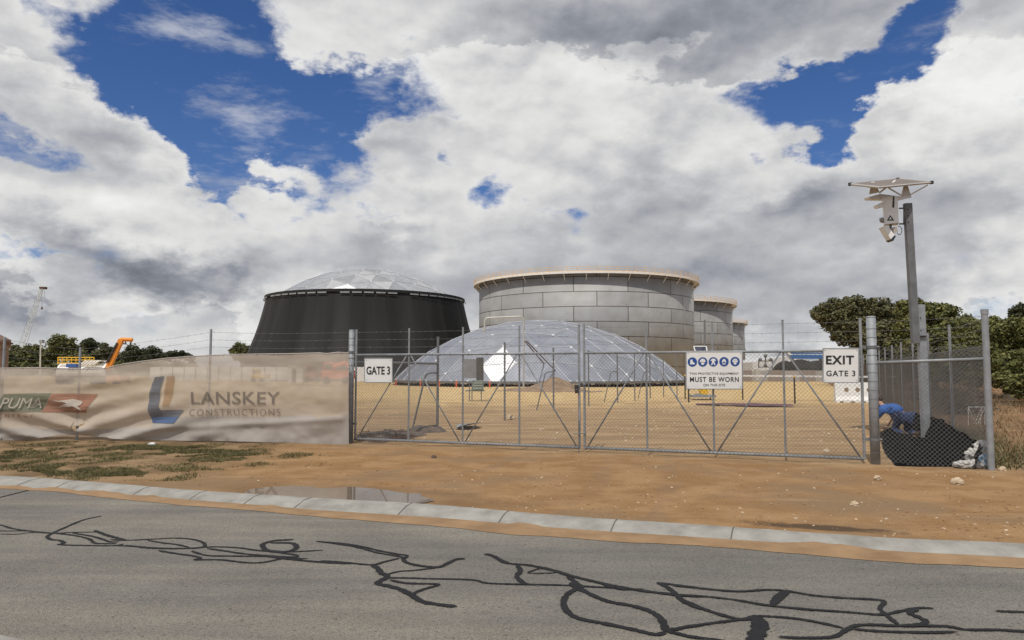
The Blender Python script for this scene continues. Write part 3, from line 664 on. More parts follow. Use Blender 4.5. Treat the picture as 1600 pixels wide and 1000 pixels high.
def barbed(mb, p, q, sag=.02, r=.0024, seed=0):
    p = Vector(p); q = Vector(q); n = max(2, int((q-p).length/.5)); pts = [p.lerp(q, i/n)-Vector((0, 0, sag*4*(i/n)*(1-i/n))) for i in range(n+1)]
    for a, b in zip(pts[:-1], pts[1:]): mb.tube(a, b, r, 3, caps=False)
    L_ = (q-p).length; k = int(L_/.15); d = (q-p).normalized(); rg = random.Random(seed)
    for i in range(k):
        f = (i+.5)/k; c = p.lerp(q, f)-Vector((0, 0, sag*4*f*(1-f)))
        for _ in range(2):
            v = Vector((rg.uniform(-1, 1), rg.uniform(-1, 1), rg.uniform(-1, 1)))*.022; mb.tube(c-v, c+v, .0018, 3, caps=False)
def make_leaf(pxs, label, lr):
    ss = [gs(x) for x in pxs]; g = empty('gate_leaf', gpt(ss[0], 0), label, 'gate', 'double gate leaves')
    r = .024
    m = MB(); m.tube(gpt(ss[0], ZT), gpt(ss[-1], ZT), r, 10); m.build('top_rail', GALV, g, smooth=True)
    m = MB(); m.tube(gpt(ss[0], ZB), gpt(ss[-1], ZB), r+.003, 10); m.build('bottom_rail', GALV, g, smooth=True)
    for i, s in enumerate(ss):
        e = i in (0, 4); rr_ = .024 if e else .019; of = 0 if e else -.02
        m = MB(); m.tube(gpt(s, ZB-.02, of), gpt(s, ZT+.55, of), rr_, 10); m.tube(gpt(s, ZT+.55, of), gpt(s, ZT+.565, of), rr_+.004, 10)
        m.build('upright', GALV, g, smooth=False)
    for a, b_ in ((1, 0), (1, 2), (3, 2), (3, 4)):
        sa = ss[a]+(.05 if b_ > a else -.05); sb = ss[b_]+(.06 if b_ < a else -.06)
        m = MB(); m.tube(gpt(sa, ZT-.02, -.005), gpt(sb, ZB+.02, -.005), .015, 8); m.build('diagonal_brace', GALV, g, smooth=True)
    m = MB(); mesh_panel(m, gpt(ss[0], 0, .028), GD, ss[-1]-ss[0], ZB, ZT); m.build('chain_link_mesh', WIRE, g)
    for i in range(3):
        m = MB(); z = ZT+.17+.165*i; barbed(m, gpt(ss[0], z, .02), gpt(ss[-1], z, .02), .012, seed=i); m.build('barbed_wire', WIRE, g)
    # wire ties along the rails
    m = MB(); s = ss[0]+.2
    while s < ss[-1]:
        for z in (ZB, ZT): m.tube(gpt(s, z), gpt(s+.012, z), .031, 8)
        s += .42
    m.build('wire_tie', WIRE, g)
    return g, ss
lf, sl_ = make_leaf([556, 638, 722.5, 811, 905], 'left leaf of the wide chain link gate carrying the small gate number sign', 0)
rf, sr_ = make_leaf([913, 1010, 1114, 1225, 1347], 'right leaf of the wide chain link gate carrying the two big signs', 1)
m = MB(); p = gpt(gs(905), 0, .05); m.tube(p+Vector((0, 0, -.05)), p+Vector((0, 0, .62)), .011, 6); m.path([p+Vector((0, 0, .36)), p+Vector((0, 0, .36))+GN*.03-GD*.12], .01, 6); m.tube(p+Vector((0, 0, .36))-GD*.02, p+Vector((0, 0, .38))+GD*.16, .010, 6)
m.build('drop_bolt', GALVD, lf)
# chain and padlock
ch = empty('chain_and_padlock', gpt(gs(909), 1.05), 'steel chain with dark padlock holding the two gate leaves together', 'padlock')
m = MB(); c0 = gpt(gs(909), 1.30, .0); 
for i in range(26):
    a = 2*math.pi*i/26; q = c0+GD*(.095*math.cos(a))+GN*(.05*math.sin(a))+Vector((0, 0, .02*math.cos(a)))
    m.sphere(q, (.013, .013, .011), 6, 4)
for i in range(9): m.sphere(c0+GD*(.09-.01*(i % 2))+GN*.05+Vector((0, 0, -.02-.022*i)), (.010, .010, .013), 6, 4)
m.build('chain', GALVD, ch)
m = MB(); q = c0-GD*.09+GN*.065; m.box(q+Vector((0, 0, -.12)), (.06, .03, .07)); m.path([q+Vector((-.02, 0, -.09)), q+Vector((-.02, 0, -.03)), q+Vector((.02, 0, -.03)), q+Vector((.02, 0, -.09))], .006, 6); m.box(q+Vector((0, 0, -.04)), (.075, .04, .07)); m.build('padlock', mat('padlock_dark', (.06, .06, .06), .4, .6), ch)
# gate posts
def gate_post(px, r, H, label, hinge_dir):
    s = gs(px); p = empty('gate_post', gpt(s, 0), label, 'gate post')
    m = MB(); m.tube(gpt(s, -.1), gpt(s, H), r, 20); m.tube(gpt(s, H), gpt(s, H+.02), r+.006, 20, r1=r*.8); m.build('post', GALV, p)
    for p_ in p.children:
        for f in p_.data.polygons: f.use_smooth = abs(f.normal.z) < .5
    for z in (.42, ZT+.06):
        m = MB(); m.tube(gpt(s, z-.025), gpt(s, z+.025), r+.008, 20); m.box(gpt(s+hinge_dir*(r+.045), z), (.10, .022, .05), Matrix.Rotation(math.atan2(GD.y, GD.x), 3, 'Z')); m.tube(gpt(s-hinge_dir*(r+.04), z), gpt(s-hinge_dir*r, z), .022, 6); m.build('hinge', GALVD, p)
    m = MB(); 
    for k in range(15): z = .2+k*.15; m.tube(gpt(s, z), gpt(s, z+.006), r+.004, 16)
    m.build('tie_wire', WIRE, p)
gate_post(548.5, .062, 2.47, 'left galvanised gate post at the end of the printed banner', 1)
gate_post(1364, .078, 2.50, 'thick right galvanised gate post beside the exit sign', -1)
# left fence carrying the banner
LP = [G(548, 694), G(325, 690), G(120, 687), G(0, 688), G(-260, 697)]; LP = [Vector((p.x, p.y, 0)) for p in LP]
lfz = [2.45, 2.52, 2.12, 2.35, 2.45]
lf_f = empty('chain_link_fence', LP[1], 'chain link fence left of the gate, mostly covered by the printed banner', 'fence', 'site boundary fences')
for i in range(1, 5):
    m = MB(); m.tube(LP[i]-Vector((0, 0, .1)), LP[i]+Vector((0.0, 0, lfz[i])), .028, 10); m.build('post', GALV, lf_f)
m = MB()
for i in range(4):
    d = (LP[i+1]-LP[i]); Ln = d.length; d.normalize(); mesh_panel(m, LP[i], d, Ln, .02, 1.5 if i else 1.7)
m.build('chain_link_mesh', WIRE, lf_f)
hs = {0: [2.42, 2.26, 2.09], 1: [2.45, 2.28, 2.12], 2: [2.08, 1.93, 1.80], 3: [2.3, 2.1, 1.9], 4: [2.4, 2.2, 2.0]}
for k in range(3):
    m = MB()
    for i in range(4): barbed(m, LP[i]+Vector((0, 0, hs[i][k])), LP[i+1]+Vector((0, 0, hs[i+1][k])), .03, seed=i*7+k)
    m.build('barbed_wire', WIRE, lf_f)
# side fence running back from the corner post
CPo = G(1549, 735); CPo.z = 0; SD = Vector((.385, .923, 0)).normalized()
sf = empty('chain_link_fence', CPo, 'chain link fence running back from the right corner post beside the scrub', 'fence', 'site boundary fences')
m = MB(); m.tube(CPo-Vector((0, 0, .1)), CPo+Vector((0, 0, 2.56)), .052, 16); m.tube(CPo+Vector((0, 0, 2.50)), CPo+Vector((0, 0, 2.58)), .058, 16); m.build('corner_post', GALV, sf)
sp_ = [3.6+3.35*i for i in range(14)]
for s in sp_:
    m = MB(); m.tube(CPo+SD*s-Vector((0, 0, .1)), CPo+SD*s+Vector((0, 0, 2.5)), .026, 8); m.tube(CPo+SD*s+Vector((0, 0, 2.5)), CPo+SD*s+Vector((0, 0, 2.52)), .032, 8); m.build('post', GALV, sf)
m = MB(); mesh_panel(m, CPo, SD, sp_[-1], .05, 2.0); m.build('chain_link_mesh', WIRE, sf)
for k, z in enumerate((2.05, 2.22, 2.38)):
    m = MB(); barbed(m, CPo+Vector((0, 0, z+.05)), CPo+SD*20.35+Vector((0, 0, z)), .0, seed=k); m.build('barbed_wire', WIRE, sf)
# short front panel between right gate post and corner post
GP2 = gpt(gs(1364), 0); fd = CPo-GP2; fd.z = 0; fl = fd.length; fd.normalize()
fp = empty('mesh_fence', GP2, 'short chain link panel between the thick gate post and the corner post', 'fence', 'site boundary fences')
m = MB(); m.tube(GP2+Vector((0, 0, 1.72)), CPo+Vector((0, 0, 1.78)), .026, 10); m.build('rail', GALV, fp, smooth=True)
m = MB(); mesh_panel(m, GP2, fd, fl, .02, 1.93); mesh_panel(m, GP2, fd, fl, 1.93, 2.0); m.build('chain_link_mesh', WIRE, fp)
for k, z in enumerate((2.1, 2.26, 2.42)):
    m = MB(); barbed(m, GP2+Vector((0, 0, z)), CPo+Vector((0, 0, z+.05)), .005, seed=k+4); m.build('barbed_wire', WIRE, fp)
# inner fence posts of a fence still being built
p0 = empty('fence_post', (0, 0, 0), '', 'fence post', 'unmeshed fence posts standing in the yard')
m = MB(); m.tube((0, 0, -.1), (0, 0, 2.45), .03, 10); m.tube((0, 0, 2.45), (0, 0, 2.48), .036, 10); m.build('upright', GALVD, p0)
p1 = empty('braced_fence_post', (0, 0, 0), '', 'fence post', 'braced fence posts standing in the yard')
m = MB(); m.tube((0, 0, -.1), (0, 0, 2.45), .034, 10); m.tube((0, 0, 2.45), (0, 0, 2.48), .04, 10); m.build('upright', GALVD, p1)
m = MB(); m.path([(0, 0, 1.52), (-.17, 0, 1.53), (-.27, 0, 1.50), (-.34, 0, 1.42), (-.68, .02, -.03)], .024, 8); m.build('bent_brace', GALVD, p1)
IP = [(683.5, 673, 1, 'nearest yard post with a bent pipe brace, behind the left gate leaf'), (788.5, 657, 0, 'plain yard post standing left of the tall pipe davit'), (865, 641, 1, 'braced yard post just left of the gate join, before the soil heap'),
      (920, 634, 0, 'plain yard post showing just right of the gate join'), (965, 627.5, 1, 'braced yard post third back from the gate join, left of the first right upright'), (992, 626, 0, 'plain yard post close left of the first inner upright of the right leaf'),
      (1016, 623, 1, 'braced yard post just right of the first inner upright of the right leaf'), (1037, 620, 0, 'plain yard post in front of the right flank of the dome'), (1058, 622, 0, 'yard post farthest right in the row before the dome edge')]
f0 = f1 = False
for px, py, br_, lab in IP:
    g = G(px, py); src = p1 if br_ else p0
    if (br_ and not f1) or (not br_ and not f0):
        src.location = g; src['label'] = lab
        if br_: f1 = True
        else: f0 = True
    else: copy_thing(src, g, lab)
ip = G(683.5, 673); a = gpt(gs(548.5), 0)
pn = empty('mesh_fence', a, 'inner chain link panel with a rail behind the gate number sign', 'fence', 'site boundary fences')
d = ip-a; Ln = d.length; d.normalize(); m = MB(); m.tube(a+Vector((0, 0, 1.77)), ip+Vector((0, 0, 1.77)), .03, 8); m.build('rail', GALVD, pn)
m = MB(); mesh_panel(m, a, d, Ln, .03, 1.76); m.build('chain_link_mesh', WIRE, pn)
# ---------------------------------------------------------------- signs
def sign(name, label, box, off=.06):
    x0, y0, x1, y1 = box
    o = empty(name, gp((x0+x1)/2, y1, off), label, 'sign')
    c = [gp(x0, y0, off), gp(x1, y0, off), gp(x1, y1, off), gp(x0, y1, off)]
    m = MB(); m.poly([c[3], c[2], c[1], c[0]], GN*-.004); m.build('sign_face', SIGNW, o)
    m = MB()
    for a, b_ in ((0, 1), (1, 2), (2, 3), (3, 0)): m.tube(c[a]-GN*.004, c[b_]-GN*.004, .012, 6)
    m.build('sign_edge', GALV, o)
    m = MB()
    for x in (x0+3, x1-3):
        for y in (y0+3, y1-3): m.tube(gp(x, y, off), gp(x, y, off+.004), .008, 6)
    m.build('bolt', GALVD, o)
    return o, (lambda px, py: gp(px, py, off+.003))
o, fn = sign('gate_number_sign', 'small white sign reading GATE 3 at the left end of the gate', (569.5, 560, 613, 597.5))
m = MB(); text_on(m, fn, 'GATE 3', (572.5, 572.5, 609.5, 585.5), .028); m.build('lettering', BLACK, o)
o, fn = sign('exit_sign', 'white sign reading EXIT GATE 3 near the thick right post', (1286, 544.5, 1342, 597.5))
m = MB(); text_on(m, fn, 'EXIT', (1290.5, 555.5, 1334.5, 569.5), .035, 1.12); text_on(m, fn, 'GATE 3', (1291, 579, 1336.5, 588), .022, 1.15); m.build('lettering', BLACK, o)
o, fn = sign('protective_equipment_sign', 'large white safety sign with five blue round symbols above black words', (1072, 549.5, 1160, 607.5))
m = MB(); text_on(m, fn, 'THIS PROTECTIVE EQUIPMENT', (1077.5, 582, 1154.5, 586), .012, 1.1); text_on(m, fn, 'MUST BE WORN', (1078, 589, 1154.5, 596.8), .02, 1.15); text_on(m, fn, 'ON THIS SITE', (1099, 599.7, 1133, 603.7), .015, 1.1)
m.build('lettering', BLACK, o)
def disc(cx, cy, r, n=32): return [fn(cx+r*math.cos(2*math.pi*i/n), cy-r*math.sin(2*math.pi*i/n)) for i in range(n)]
fn3 = lambda px, py: gp(px, py, .066)
cs = [(1081.8, 565.6), (1098, 565.5), (1114.5, 565.4), (1131.3, 565.2), (1148.6, 565.0)]
sym = [
 [[(-3, -3.6), (.3, -3.6), (.6, -.6), (3, 1.4), (4, 2.6), (3.8, 3.6), (-3.4, 3.8)]],
 [[(-4.4, -.6), (-3.7, -3), (-2, -4.6), (0, -5), (2, -4.6), (3.7, -3), (4.4, -.6), (4.8, .2), (-4.8, .2)], [(-2.6, 1), (2.6, 1), (2.3, 3.2), (1, 4.6), (-1, 4.6), (-2.3, 3.2)]],
 [[(-1.4, -5), (1.4, -5), (4.2, -2.8), (3.9, -1), (2, -2.4), (2, .6), (3.4, 5), (1.6, 5), (0, .8), (-1.6, 5), (-3.4, 5), (-2, .6), (-2, -2.4), (-3.9, -1), (-4.2, -2.8)]],
 [[(-1.6, -4), (1.6, -4), (3, -1), (3.2, 1.4), (1.4, 1), (0, -1.4), (-1.4, 1), (-3.2, 1.4), (-3, -1)], [(-2.6, 2.2), (2.6, 2.2), (2.6, 3), (-2.6, 3)], [(-2.6, 3.6), (2.6, 3.6), (2.6, 4.3), (-2.6, 4.3)]],
 [[(-3.6, -2.6), (-2, -4.4), (2, -4.4), (3.6, -2.6)], [(-4.2, -1.9), (4.2, -1.9), (3.8, 1), (1.4, 1), (0, -.2), (-1.4, 1), (-3.8, 1)], [(-2.6, 2), (0, .8), (2.6, 2), (1.6, 4), (0, 4.8), (-1.6, 4)]]]
for (cx, cy), s_ in zip(cs, sym):
    m = MB(); m.poly(disc(cx, cy, 7.4)[::-1]); d_ = m.build('blue_symbol', BLUE, o)
    m = MB()
    for pl in s_: m.poly([fn3(cx+x*1.02, cy+y*1.02) for x, y in pl][::-1])
    m.build('pictogram', SIGNW, d_)
# ---------------------------------------------------------------- banner
bpth = [Vector((p.x, p.y, 0)) for p in LP]
def bpoint(px):
    r = ray(px, 600)
    for i in range(len(bpth)-1):
        a, b = bpth[i], bpth[i+1]; d = b-a; det = r.x*(-d.y)+r.y*d.x
        # r*t = a + d*u
        t = (a.x*(-d.y)+a.y*d.x)/det; u = (r.x*a.y-r.y*a.x)/det*1.0
        u = (r.y*a.x-r.x*a.y)/(r.x*d.y-r.y*d.x)
        if -.0001 <= u <= 1.0001 or i == len(bpth)-2: return a+d*u, d.normalized()
TOP = [(-260,577),(-100,576),(0,575.5),(60,574.5),(110,576),(145,577),(170,575.5),(195,569),(225,564.5),(260,560),(300,557),(325,555.5),(360,554),(400,553.5),(440,553),(470,552.5),(500,551.5),(512,552.6),(530,550.5),(547,552)]
BOT = [(-260,697),(-100,691),(0,688),(30,687),(60,684),(90,680),(110,679),(130,679.5),(160,682),(200,685),(250,688),(325,688),(400,689.5),(470,692),(547,694.5)]
def interp(t, x):
    if x <= t[0][0]: return t[0][1]
    for a, b in zip(t[:-1], t[1:]):
        if x <= b[0]: return a[1]+(b[1]-a[1])*(x-a[0])/(b[0]-a[0])
    return t[-1][1]
def S(px, py, off=0.0):
    p, d = bpoint(px); n = Vector((d.y, -d.x, 0)); n = n if n.y < 0 else -n
    yt, yb = interp(TOP, px), interp(BOT, px); v = (py-yt)/(yb-yt)
    q = P(px, py, p.y)
    sag = .05*math.sin(v*math.pi)+.045*fbm(px, py*2.2, .013, 5, 3)
    # diagonal swags in the lower part, pulled from the torn point
    sw = math.exp(-((px-140)/150)**2)*max(0, v-.35)
    sag += .22*sw*math.sin((py+abs(px-137)*.30+4*N2(px*.02, py*.03, 1, 2))*.19)
    sag += .05*math.exp(-((py-(665+(px-330)*-.055))/5)**2)*(1 if px < 540 else 0)
    sag += .06*math.exp(-((py-(600-(px-150)*.13))/7)**2)*math.exp(-((px-170)/70)**2)
    sag += .05*max(0, v-.7)*fbm(px, py, .035, 3, 8)*3
    e = min(1, (548-px)/12.0) if px > 530 else 1
    return q+n*(.045+.06*max(0, min(1, (210-px)/60))+max(0, sag*e+.02)+off)
BN = bpy.data.materials.new('banner_mesh_fabric'); BN.use_nodes = True; t = BN.node_tree; t.nodes.clear()
def fabric(name, col, alpha, col2=None):
    m = bpy.data.materials.new(name); m.use_nodes = True; t = m.node_tree; t.nodes.clear(); ln = t.links.new
    o = t.nodes.new('ShaderNodeOutputMaterial'); tr = t.nodes.new('ShaderNodeBsdfTransparent'); df = t.nodes.new('ShaderNodeBsdfDiffuse'); tl = t.nodes.new('ShaderNodeBsdfTranslucent')
    tcn = t.nodes.new('ShaderNodeTexCoord'); n = t.nodes.new('ShaderNodeTexNoise'); n.inputs['Scale'].default_value = 1.3; n.inputs['Detail'].default_value = 6; ln(tcn.outputs['Object'], n.inputs['Vector'])
    r = t.nodes.new('ShaderNodeValToRGB'); ln(n.outputs[0], r.inputs[0]); r.color_ramp.elements[0].position = .35; r.color_ramp.elements[1].position = .7
    r.color_ramp.elements[0].color = (*col, 1); r.color_ramp.elements[1].color = (*(col2 or tuple(c*1.12 for c in col)), 1)
    ln(r.outputs[0], df.inputs[0]); ln(r.outputs[0], tl.inputs[0])
    m1 = t.nodes.new('ShaderNodeMixShader'); m1.inputs[0].default_value = .18; ln(df.outputs[0], m1.inputs[1]); ln(tl.outputs[0], m1.inputs[2])
    m2 = t.nodes.new('ShaderNodeMixShader'); m2.inputs[0].default_value = alpha; ln(tr.outputs[0], m2.inputs[1]); ln(m1.outputs[0], m2.inputs[2]); ln(m2.outputs[0], o.inputs[0]); return m
BNM = fabric('banner_mesh_fabric', (.45, .385, .32), .80, (.52, .455, .385)); BNL = fabric('banner_hem_fabric', (.37, .34, .31), .93, (.44, .41, .38))
PG = fabric('print_green', (.17, .185, .135), .75); PR = fabric('print_red', (.34, .17, .12), .75); PW = fabric('print_white', (.47, .42, .36), .9)
PN = fabric('print_navy', (.15, .165, .195), .78); PBl = fabric('print_blue', (.10, .16, .30), .8); PO = fabric('print_orange', (.38, .22, .11), .5); PGr = fabric('print_grey', (.19, .165, .15), .72)
bn = empty('printed_banner', LP[1], 'long wrinkled beige banner with faded company logos tied along the fence', 'banner')
m = MB(); cols = np.arange(-260, 547.1, 3.0); rows = 46
for px in cols:
    yt, yb = interp(TOP, px), interp(BOT, px)
    for j in range(rows+1): m.v.append(tuple(S(px, yt+(yb-yt)*j/rows)))
SPL = [(124, 667.5), (131, 675.5), (142, 655), (143.5, 652), (137, 660)]
def hem(px): return 668 if px < 60 else (671-(px-60)*.02 if px < 240 else (653-(px-240)*.012 if px < 500 else 652-(px-500)*.09))
for i in range(len(cols)-1):
    for j in range(rows):
        px = cols[i]+1.5; yt, yb = interp(TOP, px), interp(BOT, px); py = yt+(yb-yt)*(j+.5)/rows
        if inpoly(px, py, SPL): continue
        m.f.append((i*(rows+1)+j, i*(rows+1)+j+1, (i+1)*(rows+1)+j+1, (i+1)*(rows+1)+j)); m.mi.append(1 if py > hem(px) else 0)
m.build('fabric', [BNM, BNL], bn, smooth=True)
m = MB()
for a, b_ in zip(cols[:-1], cols[1:]): m.tube(S(a, interp(TOP, a)), S(b_, interp(TOP, b_)), .012, 5, caps=False)
m.build('top_hem', mat('pale_hem', (.42, .38, .34), .9), bn)
m = MB()
for px in range(-220, 547, 26): m.path([S(px, interp(TOP, px)+2, .01), S(px+.5, interp(TOP, px)-1, .0), S(px+.5, interp(TOP, px)-1, -.05)], .004, 4)
for py in range(560, 690, 16): m.tube(S(546, py, .01), gpt(gs(548.5), P(548, py, A0.y).z, .06), .004, 4)
m.build('tie', BLACK, bn)
def sub_poly(mb, pts, off, step=5):
    """polygon on the banner, cut into a grid so it follows the folds"""
    xs = [p[0] for p in pts]; ys = [p[1] for p in pts]
    bm = bmesh.new(); f = bm.faces.new([bm.verts.new((x, y, 0)) for x, y in pts])
    for x in np.arange(min(xs)+step, max(xs), step): bmesh.ops.bisect_plane(bm, geom=bm.verts[:]+bm.edges[:]+bm.faces[:], plane_co=(x, 0, 0), plane_no=(1, 0, 0))
    for y in np.arange(min(ys)+step, max(ys), step): bmesh.ops.bisect_plane(bm, geom=bm.verts[:]+bm.edges[:]+bm.faces[:], plane_co=(0, y, 0), plane_no=(0, 1, 0))
    bmesh.ops.triangulate(bm, faces=bm.faces[:]); bm.verts.index_update()
    mb.add([S(v.co.x, v.co.y, off) for v in bm.verts], [tuple(v.index for v in f.verts) for f in bm.faces]); bm.free()
q5 = lambda l: [(x/5, 520+y/5) for x, y in l]
m = MB(); sub_poly(m, q5([(60,475),(435,468),(355,612),(0,614),(-5,600)]), .02); m.build('green_panel', PG, bn)
m = MB(); sub_poly(m, q5([(437,472),(803,475),(715,624),(357,615)]), .02); m.build('red_panel', PR, bn)
m = MB(); text_on(m, lambda x, y: S(x, y, .06), 'PUMA', (10, 621, 72, 637), .0, 1.0, .3); m.build('logo_lettering', PW, bn)
m = MB(); text_on(m, lambda x, y: S(x, y, .02), 'E N E R G Y', (6, 646, 62, 651.5), .01, 1.2, .2); m.build('small_lettering', PR, bn)
m = MB(); sub_poly(m, q5([(440,522),(500,527),(545,522),(600,515),(640,518),(685,530),(695,545),(685,560),(665,568),(690,590),(700,603),(680,598),(650,578),(610,570),(570,575),(530,572),(500,582),(475,588),(510,568),(545,555),(562,546),(530,537),(480,532)]), .04); m.build('leaping_cat_emblem', PW, bn)
m = MB(); sub_poly(m, q5([(1235,345),(1310,338),(1288,395),(1275,480),(1275,580),(1290,603),(1460,598),(1420,655),(1196,655),(1188,600),(1190,500),(1210,400)]), .02); m.build('emblem_navy', PN, bn)
m = MB(); sub_poly(m, q5([(1196,655),(1420,655),(1390,703),(1205,702)]), .02); m.build('emblem_blue', PBl, bn)
m = MB(); sub_poly(m, q5([(1325,338),(1390,335),(1375,480),(1352,568),(1300,575),(1308,450)]), .02); m.build('emblem_orange', PO, bn)
m = MB(); text_on(m, lambda x, y: S(x, y, .02), 'LANSKEY', (304, 611.5, 442, 631.5), .012, 1.05); m.build('large_lettering', PGr, bn)
m = MB(); text_on(m, lambda x, y: S(x, y, .02), 'CONSTRUCTIONS', (301, 638.5, 442, 649), -.006, 1.25); m.build('fine_lettering', PGr, bn)
# ================================================================ camera pole
def cp(x, y, Y=17.6): return P(1300+x/6.25, 260+y/6.25, Y)
YS = 17.6
sp = empty('security_camera_pole', G(1447, 682), 'tall grey steel pole with solar panel and white camera box on top', 'camera pole')
def hbeam(m, p0, p1, w, dep):
    d = (p1-p0).normalized(); x = Vector((1, 0, 0)); x = (x-d*x.dot(d)).normalized(); y = d.cross(x)
    vs = []
    for p in (p0, p1):
        for a, b_ in ((-1, -1), (1, -1), (1, 1), (-1, 1)): vs.append(p+x*(a*w/2)+y*(b_*dep/2))
    m.add(vs, [(0, 1, 5, 4), (1, 2, 6, 5), (2, 3, 7, 6), (3, 0, 4, 7), (3, 2, 1, 0), (4, 5, 6, 7)])
m = MB(); hbeam(m, P(1447, 684, YS), P(1437.5, 476, YS), .175, .12); m.build('lower_post', GALV, sp)
m = MB(); hbeam(m, P(1430.5, 536, YS-.06), P(1418, 318, YS-.06), .165, .12); m.build('upper_mast', GALVD, sp)
m = MB()
for x, y in ((1438.5, 496.5), (1439, 516)): m.tube(P(x, y, YS-.075), P(x, y, YS-.05), .013, 8)
for x, y in ((1418.5, 327), (1418.8, 337), (1419.2, 346.5)): m.tube(P(x, y, YS-.14), P(x, y, YS-.11), .013, 8)
m.box(P(1434.5, 525.5, YS-.03), (.32, .17, .03)); m.build('bolt', BLACK, sp)
m = MB(); cn4 = [cp(178, 180, 17.5), cp(640, 132, 18.4), cp(972, 163, 17.6), cp(470, 212, 16.5)]
m.poly(cn4, (0, 0, .035)); pnl = m.build('solar_panel', mat('panel_underside', (.16, .13, .11), .6, 0, .15), sp)
m = MB()
for a, b_ in zip(cn4, cn4[1:]+cn4[:1]): m.tube(a+Vector((0, 0, .015)), b_+Vector((0, 0, .015)), .028, 4)
m.build('panel_frame', mat('anodised_frame', (.45, .44, .43), .4, .5), pnl)
m = MB()
for c in cn4[1:3]+cn4[:1]: m.box(c+Vector((0, 0, .015)), (.07, .07, .07))
m.build('frame_corner', BLACK, pnl)
m = MB(); th = Vector((0, .02, 0))
m.poly([cp(365, 272), cp(385, 150), cp(415, 150), (cp(465, 252))], th); m.poly([cp(672, 322), cp(700, 192, 17.7), cp(742, 192, 17.7), cp(778, 305)], th)
m.tube(cp(462, 258), cp(618, 140), .022, 6); m.tube(cp(385, 205), cp(240, 178), .02, 6); m.tube(cp(548, 208), cp(678, 285), .018, 6); m.tube(cp(770, 275), cp(935, 182), .018, 6)
m.poly([cp(358, 300), cp(470, 268), cp(660, 292), cp(775, 300), cp(670, 328), cp(500, 320), cp(372, 318)], (0, .25, .02)); m.build('panel_bracket', WHITE, sp)
m = MB(); hb = [cp(498, 300, 17.35), cp(640, 288, 17.35), cp(652, 550, 17.35), cp(512, 565, 17.35)]; m.poly(hb, (0.13, .30, 0)); m.build('control_box', WHITE, sp)
m = MB(); m.poly([cp(538, 528, 17.34), cp(608, 528, 17.34), cp(570, 476, 17.34)]); st_ = m.build('triangle_sticker', mat('sticker_dark_green', (.02, .05, .03), .5), sp)
m = MB(); m.poly([cp(556, 517, 17.337), cp(584, 517, 17.337), cp(570, 495, 17.337)]); m.build('sticker_mark', WHITE, st_)
m = MB(); m.poly([cp(598, 288, 17.34), cp(610, 288, 17.34), cp(608, 402, 17.34), cp(590, 402, 17.34)]); m.build('box_slot', BLACK, sp)
def blk(m, a, b_, c, d, Y, dep): m.poly([cp(*a, Y), cp(*b_, Y), cp(*c, Y), cp(*d, Y)], (0, dep, 0))
m = MB(); blk(m, (432, 380), (498, 345), (512, 392), (450, 405), 17.3, .15); m.build('side_camera', WHITE, sp)
m = MB(); m.sphere(cp(488, 522, 17.4), .06, 12, 8); blk(m, (478, 500), (515, 505), (512, 548), (484, 540), 17.42, .08); m.build('dome_camera', mat('grey_plastic', (.25, .25, .25), .4), sp)
m = MB(); blk(m, (500, 588), (540, 572), (612, 670), (575, 712), 17.25, .22); m.build('floodlight', WHITE, sp)
m = MB(); blk(m, (575, 712), (612, 672), (625, 682), (598, 728), 17.24, .24); m.build('floodlight_lens', GLASSD, sp)
m = MB(); blk(m, (585, 598), (632, 585), (645, 640), (605, 655), 17.3, .16); m.build('lower_camera', mat('beige_plastic', (.42, .38, .34), .5), sp)
m = MB(); m.tube(cp(572, 560, 17.45), cp(572, 612, 17.45), .03, 8); m.tube(cp(655, 410), cp(712, 408), .02, 6); m.tube(cp(655, 562), cp(715, 560), .02, 6); m.tube(cp(700, 400), cp(700, 570), .012, 6); m.build('mounting_arm', GALVD, sp)
m = MB(); m.path([cp(*p) for p in smooth_path([(645, 585), (668, 590), (682, 620), (675, 655), (655, 668), (635, 650)], 4)], .008, 5); m.build('cable', BLACK, sp)
# ================================================================ person
def skin_mesh(name, verts, edges, radii, material, parent=None, sub=2):
    me = bpy.data.meshes.new(name); me.from_pydata([tuple(v) for v in verts], edges, []); o = bpy.data.objects.new(name, me); C.objects.link(o)
    sk = o.modifiers.new('s', 'SKIN'); sm_ = o.modifiers.new('m', 'SMOOTH'); sm_.factor = .5; sm_.iterations = 2; su = o.modifiers.new('u', 'SUBSURF'); su.levels = sub; su.render_levels = sub
    for i, r in enumerate(radii):
        d = me.skin_vertices[0].data[i]; d.radius = (r, r) if isinstance(r, (int, float)) else r
    me.skin_vertices[0].data[0].use_root = True
    dg = bpy.context.evaluated_depsgraph_get(); nm = bpy.data.meshes.new_from_object(o.evaluated_get(dg)); bpy.data.objects.remove(o); bpy.data.meshes.remove(me)
    nm.materials.clear(); nm.materials.append(material); nm.name = name
    for p in nm.polygons: p.use_smooth = True
    o = bpy.data.objects.new(name, nm); C.objects.link(o)
    if parent: o.parent = parent
    return o
SKIN = mat('skin', (.42, .24, .17), .6, 0, .06); DENIM = mat('dark_denim', (.022, .038, .095), .9, 0, .3, 9, .3, 60); SHIRT = mat('blue_work_shirt', (.02, .085, .30), .85, 0, .22, 7, .3, 50); HAIR = mat('brown_hair', (.05, .03, .02), .8)
per = G(1402, 680)
